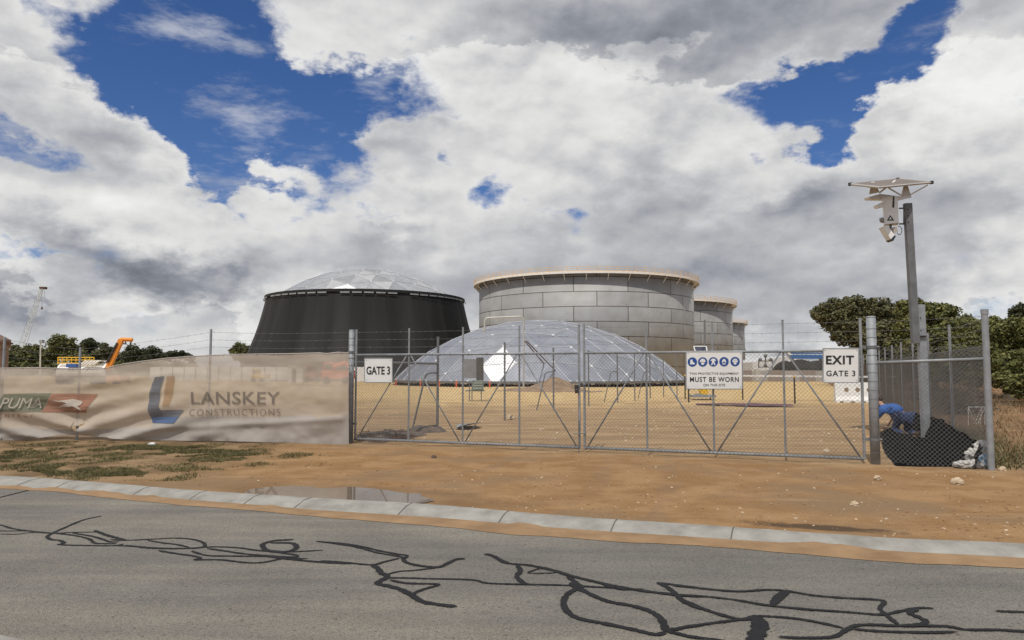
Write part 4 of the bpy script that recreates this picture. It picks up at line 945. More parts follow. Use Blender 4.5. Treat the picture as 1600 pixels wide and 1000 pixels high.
# local frame: kneeling, hips to the camera, trunk bent away to the left
H_ = Vector
hip = H_((.02, 0, .46)); ch_ = H_((-.17, .32, .60)); nk_ = H_((-.22, .48, .64)); hd = H_((-.25, .58, .77))
bv = [hip, hip.lerp(ch_, .5)+H_((0, 0, .04)), ch_, nk_, H_((-.235, .53, .69)), hd,
      H_((-.02, .36, .55)), H_((.03, .52, .34)), H_((.0, .72, .14)), H_((-.33, .27, .54)), H_((-.41, .44, .32)), H_((-.39, .66, .12)),
      H_((.11, -.02, .42)), H_((.16, .18, .07)), H_((.17, -.20, .05)), H_((.18, -.30, .04)), H_((-.09, 0, .42)), H_((-.12, .20, .07)), H_((-.10, -.20, .05)), H_((-.10, -.30, .04))]
be = [(0, 1), (1, 2), (2, 3), (3, 4), (4, 5), (2, 6), (6, 7), (7, 8), (2, 9), (9, 10), (10, 11), (0, 12), (12, 13), (13, 14), (14, 15), (0, 16), (16, 17), (17, 18), (18, 19)]
brd = [.165, .13, .135, .06, .055, .095, .055, .042, .028, .055, .042, .028, .10, .062, .045, .035, .10, .062, .045, .035]
person = skin_mesh('person', bv, be, [r*.78 if i in (0, 1, 2, 12, 16) else (r*.85 if i in (6, 9) else r) for i, r in enumerate(brd)], SKIN); person.location = per+Vector((.16, 0, 0)); person.scale = (1.1, 1.1, 1.1)
tag(person, 'person in blue shirt and dark jeans bent over kneeling behind the right fence panel', 'person')
def sub_skin(name, ids, extra, material):
    ids = list(ids); mp_ = {i: k for k, i in enumerate(ids)}
    return skin_mesh(name, [bv[i] for i in ids], [(mp_[a], mp_[b]) for a, b in be if a in mp_ and b in mp_], [brd[i]+extra for i in ids], material, person)
sub_skin('trousers', [0, 12, 13, 14, 16, 17, 18], .048, DENIM)
sub_skin('shirt', [0, 1, 2, 3, 6, 7, 9, 10], .055, SHIRT)
for s_ in (14, 18):
    b = MB(); c = bv[s_+1]; b.sphere(c+H_((0, .05, .01)), (.055, .15, .055), 10, 6); o = b.build('boot', mat('brown_boot', (.06, .04, .03), .8), smooth=True); o.parent = person
b = MB(); b.sphere(hd+H_((0, .01, .035)), (.105, .115, .09), 14, 8); o = b.build('hair', HAIR, smooth=True); o.parent = person
b = MB(); b.sphere(hd+H_((-.10, .04, -.02)), (.02, .018, .02), 8, 6); b.sphere(hd+H_((.09, -.01, -.02)), (.018, .03, .03), 8, 6); o = b.build('ear', SKIN, smooth=True); o.parent = person
for ki, sd_ in ((8, 1), (11, -1)):     # five separate curled fingers on each hand, resting on the cloth
    b = MB(); w0 = bv[ki]; b.sphere(w0+H_((0, .05, -.02)), (.038, .052, .018), 10, 6)
    for q in range(4):
        x = (-.03+.02*q); ln_ = (.07, .08, .075, .058)[q]; p = w0+H_((x, .09, -.025)); p2 = p+H_((0, ln_*.55, -.012)); p3 = p2+H_((0, ln_*.4, -.035)); b.tube(p, p2, .009, 6); b.tube(p2, p3, .0085, 6, r1=.007)
    p = w0+H_((-.036*sd_, .035, -.02)); b.tube(p, p+H_((-.03*sd_, .035, -.01)), .010, 6); b.tube(p+H_((-.03*sd_, .035, -.01)), p+H_((-.032*sd_, .065, -.03)), .009, 6, r1=.007)
    o = b.build('hand', SKIN, smooth=True); o.parent = person
# ================================================================ cloth, heaps and litter
def heap(name, polyw, hf, material, label=None, cat=None, step=.1, group=None, kind=None, edge=.35, base=0.0):
    xs = [p[0] for p in polyw]; ys = [p[1] for p in polyw]; x0, x1, y0, y1 = min(xs), max(xs), min(ys), max(ys)
    nx = int((x1-x0)/step)+2; ny = int((y1-y0)/step)+2; m = MB(); idx = {}
    def dist(x, y):
        d = 1e9
        for (ax, ay), (bx, by) in zip([p[:2] for p in polyw], [p[:2] for p in polyw[1:]+polyw[:1]]):
            vx, vy = bx-ax, by-ay; t = max(0, min(1, ((x-ax)*vx+(y-ay)*vy)/(vx*vx+vy*vy+1e-9))); d = min(d, math.hypot(x-ax-vx*t, y-ay-vy*t))
        return d
    def vid(i, j):
        if (i, j) not in idx:
            x = x0+i*step; y = y0+j*step; e = min(1, dist(x, y)/edge) if inpoly(x, y, polyw) else 0
            idx[(i, j)] = len(m.v); m.v.append((x, y, base+gz(x, y)+(hf(x, y)*(e*(2-e)) if e > 0 else -.02)))
        return idx[(i, j)]
    for i in range(nx):
        for j in range(ny):
            if any(inpoly(x0+(i+a)*step, y0+(j+b)*step, polyw) for a in (0, 1) for b in (0, 1)):
                m.f.append((vid(i, j), vid(i+1, j), vid(i+1, j+1), vid(i, j+1))); m.mi.append(0)
    o = m.build(name, material, smooth=True); tag(o, label, cat, group, kind); return o
tp = [G(*p) for p in ((1374,676),(1392,668),(1412,674),(1432,684),(1452,686),(1478,676),(1500,676),(1538,694),(1536,706),(1520,712),(1508,722),(1495,729),(1440,729.5),(1398,729),(1384,712),(1376,694))]
TARP = mat('black_tarpaulin', (.007, .007, .0075), .85, 0, .4, 5, .6, 14, spec=.05)
heap('black_tarpaulin', [tuple(p)[:2] for p in tp], lambda x, y: .06+.06*fbm(x, y, 1.6, 4, 4)+.04*fbm(x, y, 7, 3, 5), TARP, 'black plastic sheeting heaped on the ground behind the right fence panel', 'tarpaulin', .06, edge=.25)
# black cloth strip along the foot of the side fence
m = MB(); k = 90
for i in range(k+1):
    s = 22.0*(i/k)**1.3; b0_ = CPo+SD*s; inn = Vector((-SD.y, SD.x, 0)); hh = np.interp(s, [0, 5, 9.5, 13, 22], [.34, .48, .38, .2, .14])+.03*fbm(s, 0, 1.3, 3, 2)
    for j in range(7):
        f = j/6; m.v.append(tuple(b0_+inn*(.06+.22*(1-f)**1.6+.07*fbm(s, f*2, 1.5, 3, 3))+Vector((0, 0, hh*f+.03+.03*N2(s, f*3, 2, 4)))))
    if i:
        for j in range(6): a = (i-1)*7+j; m.f.append((a, a+7, a+8, a+1)); m.mi.append(0)
tag(m.build('shade_cloth_strip', mat('dark_shade_cloth', (.010, .010, .011), .9, 0, .4, 4, .4, 20, spec=.05), smooth=True), 'long strip of black cloth draped along the foot of the side fence', 'shade cloth')
# white rubbish bags
def lump(name, c, rad, material, seed, label, cat, group=None, disp=.45, parent=None):
    b = MB(); b.sphere(c, rad, 22, 14, disp, seed); 
    vs = []
    for v in b.v: vv = Vector(v); d = vv-Vector(c); k = 1+.10*mn.noise(d*22/max(rad)*.12+Vector((seed, 0, 0)))+.12*abs(mn.noise(vv*16)); vs.append(tuple(Vector(c)+d*k))
    b.v = vs; o = b.build(name, material, parent, smooth=False)
    if label: tag(o, label, cat, group)
    return o
BAG = mat('white_plastic_bag', (.55, .53, .50), .5, 0, .15, 10); BAGB = mat('blue_printed_bag', (.08, .25, .45), .5, 0, .7, 14, col2=(.6, .6, .6))
for (px, py, rx, rz, mt, sd_, lb) in ((1525, 712, .16, .13, BAG, 1, 'greyish white rubbish bag slumped on top at the corner post'), (1537, 722, .10, .11, BAGB, 2, 'blue and white printed bag against the corner post'),
        (1524, 729, .14, .075, BAG, 3, 'flattened white bag lowest at the corner of the fence'), (1506, 726, .15, .06, BAG, 4, 'small clear plastic scrap left of the white bags'), (1535, 700, .13, .10, BAG, 5, 'pale bag at the back of the rubbish by the corner post')):
    g = G(px, py+8) if py < 720 else G(px, 731); c = P(px, py, 12.25 if py > 715 else 12.5); lump('rubbish_bag', (c.x, c.y, max(c.z, rz*.7)), (rx, .13, rz), mt, sd_, lb, 'rubbish bag', 'rubbish at the corner post')
g = G(237, 697); lump('paper_scrap', (g.x, g.y, .04), (.075, .05, .035), mat('crumpled_white_paper', (.75, .77, .78), .6), 7, 'crumpled white scrap on the grass below the banner', 'litter')
# wire crate outside
wr = G(1526, 668); Yw = 21.5
wc = empty('wire_rack', P(1526, 665, Yw), 'white wire rack standing in dry grass beyond the side fence', 'rack')
m = MB(); a, b_, c, d = P(1513, 636, Yw), P(1539, 636, Yw), P(1539, 668, Yw), P(1513, 668, Yw); m.path([a, b_, c], .012, 5); m.path([a, d], .012, 5); m.build('frame', WHITE, wc)
m = MB(); m.path([a, P(1527, 664, Yw), b_], .007, 4); m.path([P(1517, 636, Yw), P(1531, 664, Yw), P(1534, 636, Yw), P(1522, 664, Yw), a], .006, 4); m.build('wire', WHITE, wc)
# ---------------------------------------------------------------- yard objects
SOIL = mat('heaped_soil', (.24, .165, .105), .95, 0, .3, 2.5, .8, 12); DSOIL = mat('dark_rubble', (.10, .075, .06), .95, 0, .5, 5, .8, 14)
c = G(862, 611)
heap('soil_heap', [(c.x+4.4*math.cos(a)*1.0, c.y+2.6*math.sin(a)) for a in np.linspace(0, 6.2, 20)], lambda x, y: 0.85*math.exp(-(((x-c.x-.4)/1.35)**2+((y-c.y)/1.3)**2))+.22*math.exp(-(((x-c.x+1)/2.4)**2+((y-c.y)/1.5)**2))+.16*fbm(x, y, 1.4, 4, 2), SOIL, 'conical heap of brown soil in the yard before the dome', 'soil heap', .16, edge=1.0)
c2_ = G(666, 674)
heap('gravel_heap', [(c2_.x+.55*math.cos(a), c2_.y+.6*math.sin(a)) for a in np.linspace(0, 6.2, 18)], lambda x, y: .13+.05*fbm(x, y, 6, 4, 2), DSOIL, 'small grey gravel heap at the foot of the braced post', 'gravel heap', .06, edge=.3)
c3_ = G(598, 686)
heap('rubble_pile', [tuple(G(*p))[:2] for p in ((558,690),(560,682),(600,679),(640,677),(668,680),(640,686),(600,692))], lambda x, y: .07+.10*abs(fbm(x, y, 5, 4, 6)), DSOIL, 'dark brown rubble strewn inside the left end of the gate', 'rubble', .06, edge=.2)
rg = random.Random(5); m = MB()
for i in range(80):
    p = G(rg.uniform(560, 645), rg.uniform(680, 691)); v = Vector((rg.uniform(-.16, .16), rg.uniform(-.1, .1), rg.uniform(-.02, .06))); m.tube(p+Vector((0, 0, .08))-v, p+Vector((0, 0, .1))+v, .008, 4)
tag(m.build('rusty_scrap', RUST), 'loose rusty bars and twigs on the rubble inside the gate', 'scrap', kind='stuff')
m = MB(); q = [G(712, 671), G(728, 672.5), G(751, 669), G(742, 664.5), G(716, 665)]; q = [Vector((p.x, p.y, .03+(.12 if i in (1, 2) else .01))) for i, p in enumerate(q)]; m.poly(q, (0, 0, .012)); tag(m.build('metal_sheet', GALV), 'thin grey metal sheet lying on the sand behind the left gate leaf', 'metal sheet')
c = G(1163, 634); m = MB(); kx = 40
for i in range(kx+1):
    f = i/kx; x = 1087+f*153; w_ = .7+1.7*math.sin(math.pi*f)**.6; yc = 631.5+f*4.2
    a = G(x, yc-w_*.5); b2 = G(x, yc+w_*.5+.3*N2(f*9, 0, 1, 2)); m.v += [(a.x, a.y, .10+.02*N2(f*8, 1, 1, 1)+gz(a.x, a.y)), (b2.x, b2.y, .06+gz(b2.x, b2.y))]
    if i: k_ = 2*i; m.f.append((k_-2, k_-1, k_+1, k_)); m.mi.append(0)
tag(m.build('ground_mat', mat('maroon_matting', (.12, .055, .07), .9, 0, .3, 3)), 'long dark maroon mat lying on the sand behind the right gate leaf', 'mat')
# solar skid
sk = empty('solar_light_skid', G(1101, 624), 'small solar panel and yellow box on a grey skid behind the safety sign', 'solar light'); Yk = 40
def bx(m, x0, y0, x1, y1, Y, dep): 
    a = P(x0, y1, Y); b_ = P(x1, y0, Y); m.box(((a.x+b_.x)/2, Y+dep/2, (a.z+b_.z)/2), (abs(b_.x-a.x), dep, abs(b_.z-a.z)))
m = MB(); bx(m, 1083, 617.5, 1119, 621, Yk, 1.1); bx(m, 1090, 615.5, 1096, 617.5, Yk, .6); m.build('skid', GALV, sk)
m = MB(); bx(m, 1095.5, 608, 1106.5, 616, Yk+.2, .5); m.build('yellow_box', YEL, sk)
m = MB(); m.tube(P(1101, 609, Yk+.4), P(1101, 500, Yk+.4), .05, 8); m.tube(P(1110, 621, Yk+.3), P(1110, 629, Yk+.3), .04, 6); m.build('mast', GALVD, sk)
m = MB(); q = [P(1086.5, 549, Yk-.3), P(1105, 549, Yk-.3), P(1103.5, 541.5, Yk+.2), P(1084, 541.5, Yk+.2)]; m.poly(q, (0, .03, 0)); pn_ = m.build('solar_panel', mat('solar_cells', (.02, .025, .045), .2), sk)
m = MB(); m.path(q+[q[0]], .03, 4); m.build('panel_frame', WHITE, pn_)
# message board
mbd = empty('message_board', G(746, 626), 'dark upright message board with grey green control box behind the left gate leaf', 'message board'); Ym = 38.5
m = MB(); bx(m, 744, 558.5, 755.5, 594, Ym, .2); m.build('board', mat('board_dark', (.07, .065, .06), .6), mbd)
m = MB(); bx(m, 725, 561, 743.8, 591, Ym+.1, .06); m.build('side_panel', mat('perforated_grey', (.20, .20, .21), .6), mbd)
m = MB(); bx(m, 738, 594.5, 755, 610, Ym-.1, .6); m.build('control_box', mat('grey_green_box', (.17, .20, .17), .6), mbd)
m = MB()
for y in (598, 602, 606): bx(m, 740, y, 753, y+1.2, Ym-.13, .03)
m.build('vent_slat', mat('vent_light', (.35, .40, .35), .6), mbd)
m = MB()
for x in (733.5, 737.5, 752): m.tube(P(x, 598, Ym), P(x, 626, Ym), .03, 6)
bx(m, 727, 610, 757, 611.5, Ym, .5); m.build('leg', GALVD, mbd)
# star pickets and warning tape
spk = empty('star_picket', G(1242, 631), 'thin dark picket under the warning tape right of the safety sign', 'picket', 'thin pickets carrying the warning tape')
m = MB()
for a in (0, 2.09, 4.19): m.box(spk.location+Vector((.018*math.cos(a), .018*math.sin(a), .62)), (.045, .012, 1.3), Matrix.Rotation(a, 3, 'Z'))
m.build('stake', mat('dark_picket', (.03, .022, .02), .8), spk)
m = MB(); m.tube(spk.location+Vector((0, 0, 1.24)), spk.location+Vector((0, 0, 1.32)), .04, 8); m.build('cap', YEL, spk)
for px, py, lb in ((1315.5, 628, 'thin dark picket standing before the white plastic barrier'), (1076, 628.5, 'thin dark picket close left of the yellow box skid'), (1070.5, 623, 'thin dark picket at the right tip of the dome'), (1160.5, 624, 'thin dark picket at the right edge of the safety sign')):
    copy_thing(spk, G(px, py), lb)
m = MB(); pts = [G(1070.5, 623)+Vector((0, 0, 1.25)), P(1161, 588.5, 38), P(1242, 589, 35.5), P(1315, 590, 36.5), P(1400, 590, 37)]
for a, b_ in zip(pts[:-1], pts[1:]): m.add([a, b_, b_+Vector((0, 0, .085)), a+Vector((0, 0, .085)), a+Vector((0, .01, 0)), b_+Vector((0, .01, 0)), b_+Vector((0, .01, .085)), a+Vector((0, .01, .085))], [(0, 1, 2, 3), (7, 6, 5, 4)])
tag(m.build('warning_tape', mat('white_tape', (.72, .70, .70), .5)), 'white warning tape stretched between pickets across the yard', 'tape')
# plastic barrier
Yb = 35.6; wb = empty('plastic_barrier', G(1340, 630), 'white water filled plastic barrier behind the exit sign', 'barrier', 'white plastic barriers'); 
c = P(1342, 614, Yb)
def barrier_mesh(c, Ln=2.1, Hh=1.0):
    m = MB(); pr = [(-.28, 0), (-.28, .16), (-.2, .34), (-.13, Hh), (.13, Hh), (.2, .34), (.28, .16), (.28, 0)]; k = len(pr); rot = Matrix.Rotation(-.2, 3, 'Z')
    vs = [Vector(c)+rot@Vector((sx_*Ln/2, y, z)) for sx_ in (-1, 1) for y, z in pr]
    m.add(vs, [tuple(range(k)), tuple(range(2*k-1, k-1, -1))]+[(i, i+k, (i+1) % k+k, (i+1) % k) for i in range(k)]); return m, rot
g = G(1343, 630.5); m, rot = barrier_mesh((g.x, Yb, 0)); m.build('body', WHITE, wb)
for dx in (-.55, -.05, .45, .9):
    m = MB(); m.tube(Vector((g.x, Yb, 0))+rot@Vector((dx, -.19, .66)), Vector((g.x, Yb, 0))+rot@Vector((dx, -.14, .66)), .10, 10); m.build('fork_hole', mat('hole_tan', (.25, .18, .11), .9), wb)
m = MB()
for dx in (-.8, -.3, .2, .7): m.box(Vector((g.x, Yb, 0))+rot@Vector((dx, -.275, .05)), (.16, .03, .1), rot)
m.build('foot_slot', BLACK, wb)
# marker posts round the dome
mk = empty('marker_post', (0, 0, 0), '', 'marker post', 'red marker posts in front of the dome skirting')
m = MB(); m.tube((0, 0, -.05), (0, 0, .72), .06, 8); m.build('post', REDO, mk)
m = MB(); m.tube((0, 0, .60), (0, 0, .70), .066, 8); m.build('white_band', WHITE, mk)
for i, (px, py, lb) in enumerate(((619, 602.5, 'red marker post at the left tip of the dome'), (657, 604, 'red marker post right of the small gate sign'), (686.5, 604.5, 'red marker post behind the nearest braced yard post'), (713, 605, 'red marker post left of the third gate upright'), (765, 606.5, 'red marker post below the roof panel coloured as a sun glint'), (964, 603, 'red marker post behind the third braced yard post'), (1019, 601.5, 'red marker post just right of the first inner upright'), (1040, 600.5, 'red marker post at the right flank of the dome skirting'))):
    g = G(px, py)
    if i == 0: mk.location = g; mk['label'] = lb
    else: copy_thing(mk, g, lb)
# ---------------------------------------------------------------- things beyond the banner
Yh = 84
hd_ = empty('site_hoarding', P(360, 592, Yh), 'long low white hoarding seen faintly through the banner', 'hoarding')
for i, x in enumerate(range(234, 452, 18)):
    m = MB(); bx(m, x, 573.5, x+17.2, 594, Yh, .08); m.build('panel', WHITE, hd_)
    m = MB(); bx(m, x+17.2, 572, x+18, 598, Yh-.05, .1); m.build('post', GALVD, hd_)
ct = empty('white_container', P(462, 595, 78), 'small white cabin behind the banner left of the red machine', 'cabin')
m = MB(); bx(m, 449, 570.5, 473, 598, 78, 2.4); m.build('body', WHITE, ct); m = MB(); bx(m, 447.5, 569.5, 474.5, 571, 77.8, 2.8); m.build('roof', GALVD, ct); m = MB(); bx(m, 456, 576, 462, 598, 77.93, .1); m.build('door', GALVD, ct)
h2 = empty('site_hoarding', P(563, 592, 84), 'short white hoarding piece showing between gate post and small sign', 'hoarding')
m = MB(); bx(m, 553, 573.5, 585, 596, 84, .1); m.build('panel', WHITE, h2); m = MB(); bx(m, 585, 573, 586, 598, 84, .1); m.build('post', GALVD, h2)
def machine(name, label, cat, x0, x1, yt, yb, Y, col, arm=None):
    e = empty(name, P((x0+x1)/2, yb, Y), label, cat); w = x1-x0
    m = MB(); bx(m, x0, yb-(yb-yt)*.62, x1, yb-(yb-yt)*.22, Y, 2.2); m.build('body', col, e)
    m = MB(); bx(m, x0+w*.08, yt, x0+w*.42, yb-(yb-yt)*.6, Y+.3, 1.5); cb_ = m.build('cab', col, e)
    m = MB(); bx(m, x0+w*.12, yt+(yb-yt)*.08, x0+w*.38, yb-(yb-yt)*.66, Y+.24, .1); m.build('window', GLASSD, cb_)
    for f in (.18, .82):
        c = P(x0+w*f, yb-(yb-yt)*.16, Y); r = (yb-yt)*.17/F*Y
        m = MB(); m.tube((c.x, Y-.15, c.z), (c.x, Y+.3, c.z), r, 16); m.build('wheel', RUBBER, e)
    if arm:
        for a, b_, th in arm:
            p = P(*a, Y-.1); q = P(*b_, Y-.1); m = MB(); hbeam(m, p, q, th, th*.8) if abs(q.z-p.z) > abs(q.x-p.x) else m.tube(p, q, th*.6, 4); m.build('boom', col, e)
    return e
machine('loader', 'red orange machine seen through the banner next to the left gate post', 'loader', 502, 548, 566, 600, 74, REDO, [((520, 574), (540, 566), .35), ((540, 566), (551, 582), .3)])
machine('excavator', 'dark red machine behind the banner between cabin and orange loader', 'loader', 476, 500, 571, 597, 76, mat('dull_red', (.32, .10, .07), .6))
machine('yellow_loader', 'small yellow machine behind the banner above the large lettering', 'loader', 392, 412, 577, 597, 76, YEL)
hook = machine('telehandler', 'orange telescopic boom rising above the banner left of centre', 'crane', 152, 188, 576, 604, 82, ORANGE, [((167.5, 578), (190, 530.5), .52), ((188.5, 530.3), (207, 531), .36)])
m = MB(); m.path([P(206, 531, 82), P(203.5, 538, 82), P(206, 540.5, 82)], .09, 5); m.path([P(195, 532, 82), P(197, 537, 82), P(193, 537, 82)], .07, 5); m.tube(P(168, 566, 81.6), P(183, 536, 81.6), .12, 6); m.build('hook', BLACK, hook)
# tanker with yellow rails
Yt = 82; tk = empty('water_tanker', P(122, 600, Yt), 'white tanker body with yellow platform rails above the banner', 'truck')
c0 = P(88, 574, Yt); c1 = P(165, 574, Yt); m = MB(); m.tube(Vector((c0.x, Yt+1, c0.z-.6)), Vector((c1.x, Yt+1, c1.z-.6)), 1.05, 20); m.build('tank', WHITE, tk, smooth=False)
m = MB(); bx(m, 103, 568.5, 119.5, 573.8, Yt-.3, .6); m.build('blue_locker', mat('locker_blue', (.03, .09, .30), .5), tk)
m = MB()
for y in (558.5, 562.5, 567.3):
    for dy in (0, 1.6): m.tube(P(90.5, y, Yt+dy), P(147, y, Yt+dy), .055, 5)
for x in np.linspace(90.5, 147, 9):
    for dy in (0, 1.6): m.tube(P(x, 558.5, Yt+dy), P(x, 569, Yt+dy), .05, 5)
m.build('platform_rail', YEL, tk)
m = MB()
for x in (126, 131, 136, 141, 146): m.tube(P(x, 570, Yt-.2), P(x+9, 563.5, Yt-.2), .11, 4)
bx(m, 140, 563, 158, 564.5, Yt, 1.5); m.build('white_ramp', WHITE, tk)
for x in (95, 108, 148, 158):
    c = P(x, 593, Yt); m = MB(); m.tube((c.x, Yt-.2, .5), (c.x, Yt+.3, .5), .5, 16); m.build('wheel', RUBBER, tk)
m = MB(); bx(m, 84, 583, 166, 590, Yt, 1.8); m.build('chassis', GALVD, tk)
# lamp pole
Yl = 95; lp = empty('lamp_pole', P(62.5, 594, Yl), 'slim pale pole with small lamp head above the banner at far left', 'lamp pole')
m = MB(); m.tube(P(62.5, 596, Yl), P(63.5, 533, Yl), .11, 8, r1=.07); m.build('pole', mat('pale_pole', (.5, .48, .45), .6), lp); m = MB(); bx(m, 61, 531, 66, 536, Yl-.2, .5); m.build('lamp_head', GALV, lp)
# far crane
Yc = 300; cr_ = empty('lattice_crane', P(30, 575, Yc), 'white lattice boom crane leaning right behind the far left trees', 'crane')
m = MB(); p0_ = P(30, 557, Yc); p1_ = P(65, 451, Yc); w = .9; sd2 = Vector((1, 0, 0))
for s_ in (-1, 1):
    for dy in (-1, 1): m.tube(p0_+sd2*s_*w+Vector((0, dy*w, 0)), p1_+sd2*s_*.45+Vector((0, dy*.45, 0)), .13, 4)
k = 20
for i in range(k):
    a = p0_.lerp(p1_, i/k); b_ = p0_.lerp(p1_, (i+1)/k); wa = w+(.45-w)*i/k; sg = 1 if i % 2 else -1
    for dy in (-1, 1): m.tube(a+sd2*sg*wa+Vector((0, dy*wa, 0)), b_-sd2*sg*wa+Vector((0, dy*wa, 0)), .07, 4)
m.build('lattice_boom', WHITE, cr_)
m = MB(); m.tube(P(23, 560, Yc), P(62, 452, Yc), .04, 4); m.tube(P(20, 562, Yc), P(61, 453, Yc), .04, 4); m.tube(P(65.5, 453, Yc), P(65.5, 480, Yc), .07, 4); m.tube(P(69.5, 453, Yc), P(69.5, 468, Yc), .05, 4); m.build('rope', GALVD, cr_)
m = MB(); bx(m, 61, 448, 70.5, 451.5, Yc, 1.5); m.sphere(P(65.5, 481.5, Yc), (.35, .35, .6), 8, 6); m.build('boom_head', RUST, cr_)
m = MB(); bx(m, 14, 562, 40, 574, Yc, 4); m.build('crane_body', WHITE, cr_)
# rusty structure at the left edge
Yr = 160; rs = empty('rusty_silo', P(0, 590, Yr), 'brown rusty silo cut by the left edge above the banner', 'silo')
c = P(-4, 560, Yr); m = MB(); ztop = P(0, 531, Yr).z; m.ring((c.x, Yr, 0), [(.05, 0), (2.0, 0), (2.0, ztop-1.9), (2.35, ztop-1.6), (2.35, ztop), (.05, ztop+1.3)], 28); m.build('shell', mat('rust_shell', (.17, .11, .085), .85, 0, .4, 1), rs)
m = MB(); m.ring((c.x, Yr, 0), [(2.36, ztop-.9), (2.75, ztop-.9), (2.75, ztop-.6), (2.36, ztop-.6)], 28); m.build('platform', RUST, rs)
# right background: shed, gantry, stockpile, block wall
Yw2 = 100; bw = empty('concrete_block_wall', P(1210, 590, Yw2), 'low wall of grey concrete blocks in front of the dark stockpile', 'wall')
for i, x in enumerate(range(1150, 1350, 25)): m = MB(); bx(m, x, 578.5+(i % 2)*.6, x+24.4, 596, Yw2, 1.0); m.build('block', mat('grey_block_'+'ab'[i % 2], ((.24, .20, .17), (.33, .31, .28))[i % 2], .9), bw)
heap('dark_stockpile', [(P(x, 590, 112).x, 112+dy) for x, dy in ((1204,0),(1214,-4),(1250,-5),(1290,-4),(1330,-2),(1335,4),(1290,7),(1240,6),(1210,3))], lambda x, y: 2.6+.9*fbm(x, y, .28, 4, 4), mat('dark_mulch', (.022, .020, .016), .95, 0, .4, 1, .8, 3), 'dark heap of material beyond the concrete block wall', 'stockpile', .5, edge=2.0)
Yg = 170; gsd = empty('white_shed', P(1230, 590, Yg), 'large white peaked shelter seen through the gate behind the dark stockpile', 'shed')
m = MB(); m.poly([P(1176, 590, Yg), P(1176, 566, Yg), P(1205, 560, Yg), P(1238, 556, Yg), P(1262, 566, Yg), P(1262, 590, Yg)], (0, 18, 0)); m.build('canopy', mat('canopy_grey', (.55, .55, .56), .7), gsd)
m = MB(); m.poly([P(1225, 548, Yg-6), P(1236, 548, Yg-6), P(1241, 560, Yg-6), P(1259, 567, Yg-6), P(1252, 571, Yg-6), P(1240, 566, Yg-6)], (0, .6, 0)); m.build('white_flap', WHITE, gsd)
gt = empty('pipe_gantry', P(1260, 590, 150), 'blue beam gantry at the far right end of the yard', 'gantry')
m = MB(); bx(m, 1236, 554.5, 1300, 560.5, 150, 1.2); bx(m, 1237, 551, 1300, 553, 150, .6); m.build('blue_beam', mat('gantry_blue', (.03, .12, .32), .5), gt)
m = MB()
for x in (1239, 1281, 1283, 1298): m.tube(P(x, 557, 150.5), P(x, 591, 150.5), .2, 6)
m.build('column', GALV, gt)
vf = empty('valve_frame', P(1197, 590, 120), 'thin pipe frame with valves right of the far dark tank', 'pipework')
m = MB()
for x in (1185.5, 1207): m.tube(P(x, 590, 120), P(x, 563, 120), .10, 6)
for y in (564, 573.5): m.tube(P(1185.5, y, 120), P(1207, y, 120), .09, 6)
for x in (1196,): m.tube(P(x, 555, 120), P(x, 573, 120), .10, 6)
m.build('pipe_frame', GALVD, vf); m = MB()
for x, y in ((1188, 562), (1196, 556), (1204, 562), (1196, 571)): m.sphere(P(x, y, 119.8), .32, 8, 6)
m.build('valve', GALVD, vf)
wp = empty('gate_pier', P(1183, 592, 95), 'short pale pier beside the block wall under the far dark tank', 'pier')
m = MB(); bx(m, 1181, 577, 1186, 594, 95, .5); m.build('shaft', CONC, wp); m = MB(); bx(m, 1180.5, 576, 1186.5, 577.2, 94.95, .6); m.build('cap', WHITE, wp)
# ================================================================ trees
def leafmat(name, c1, c2):
    m = bpy.data.materials.new(name); m.use_nodes = True; t = m.node_tree; b = t.nodes['Principled BSDF']; b.inputs['Roughness'].default_value = .65; b.inputs['Specular IOR Level'].default_value = .3
    g = t.nodes.new('ShaderNodeNewGeometry'); r = t.nodes.new('ShaderNodeValToRGB'); n = t.nodes.new('ShaderNodeTexNoise'); n.inputs['Scale'].default_value = .6; t.links.new(g.outputs['Position'], n.inputs['Vector'])
    a = mth('ADD', mth('MULTIPLY', g.outputs['Random Per Island'], .6, tree=t), mth('MULTIPLY', n.outputs[0], .5, tree=t), tree=t); t.links.new(a, r.inputs[0])
    r.color_ramp.elements[0].position = .2; r.color_ramp.elements[0].color = (*c1, 1); r.color_ramp.elements[1].position = .85; r.color_ramp.elements[1].color = (*c2, 1); t.links.new(r.outputs[0], b.inputs['Base Color'])
    return m
LM = [leafmat('olive_leaves', (.05, .056, .018), (.16, .165, .055)), leafmat('green_leaves', (.052, .060, .018), (.175, .172, .052)), leafmat('dark_leaves', (.026, .034, .018), (.085, .09, .042)), leafmat('brown_green_leaves', (.052, .052, .022), (.155, .145, .065))]
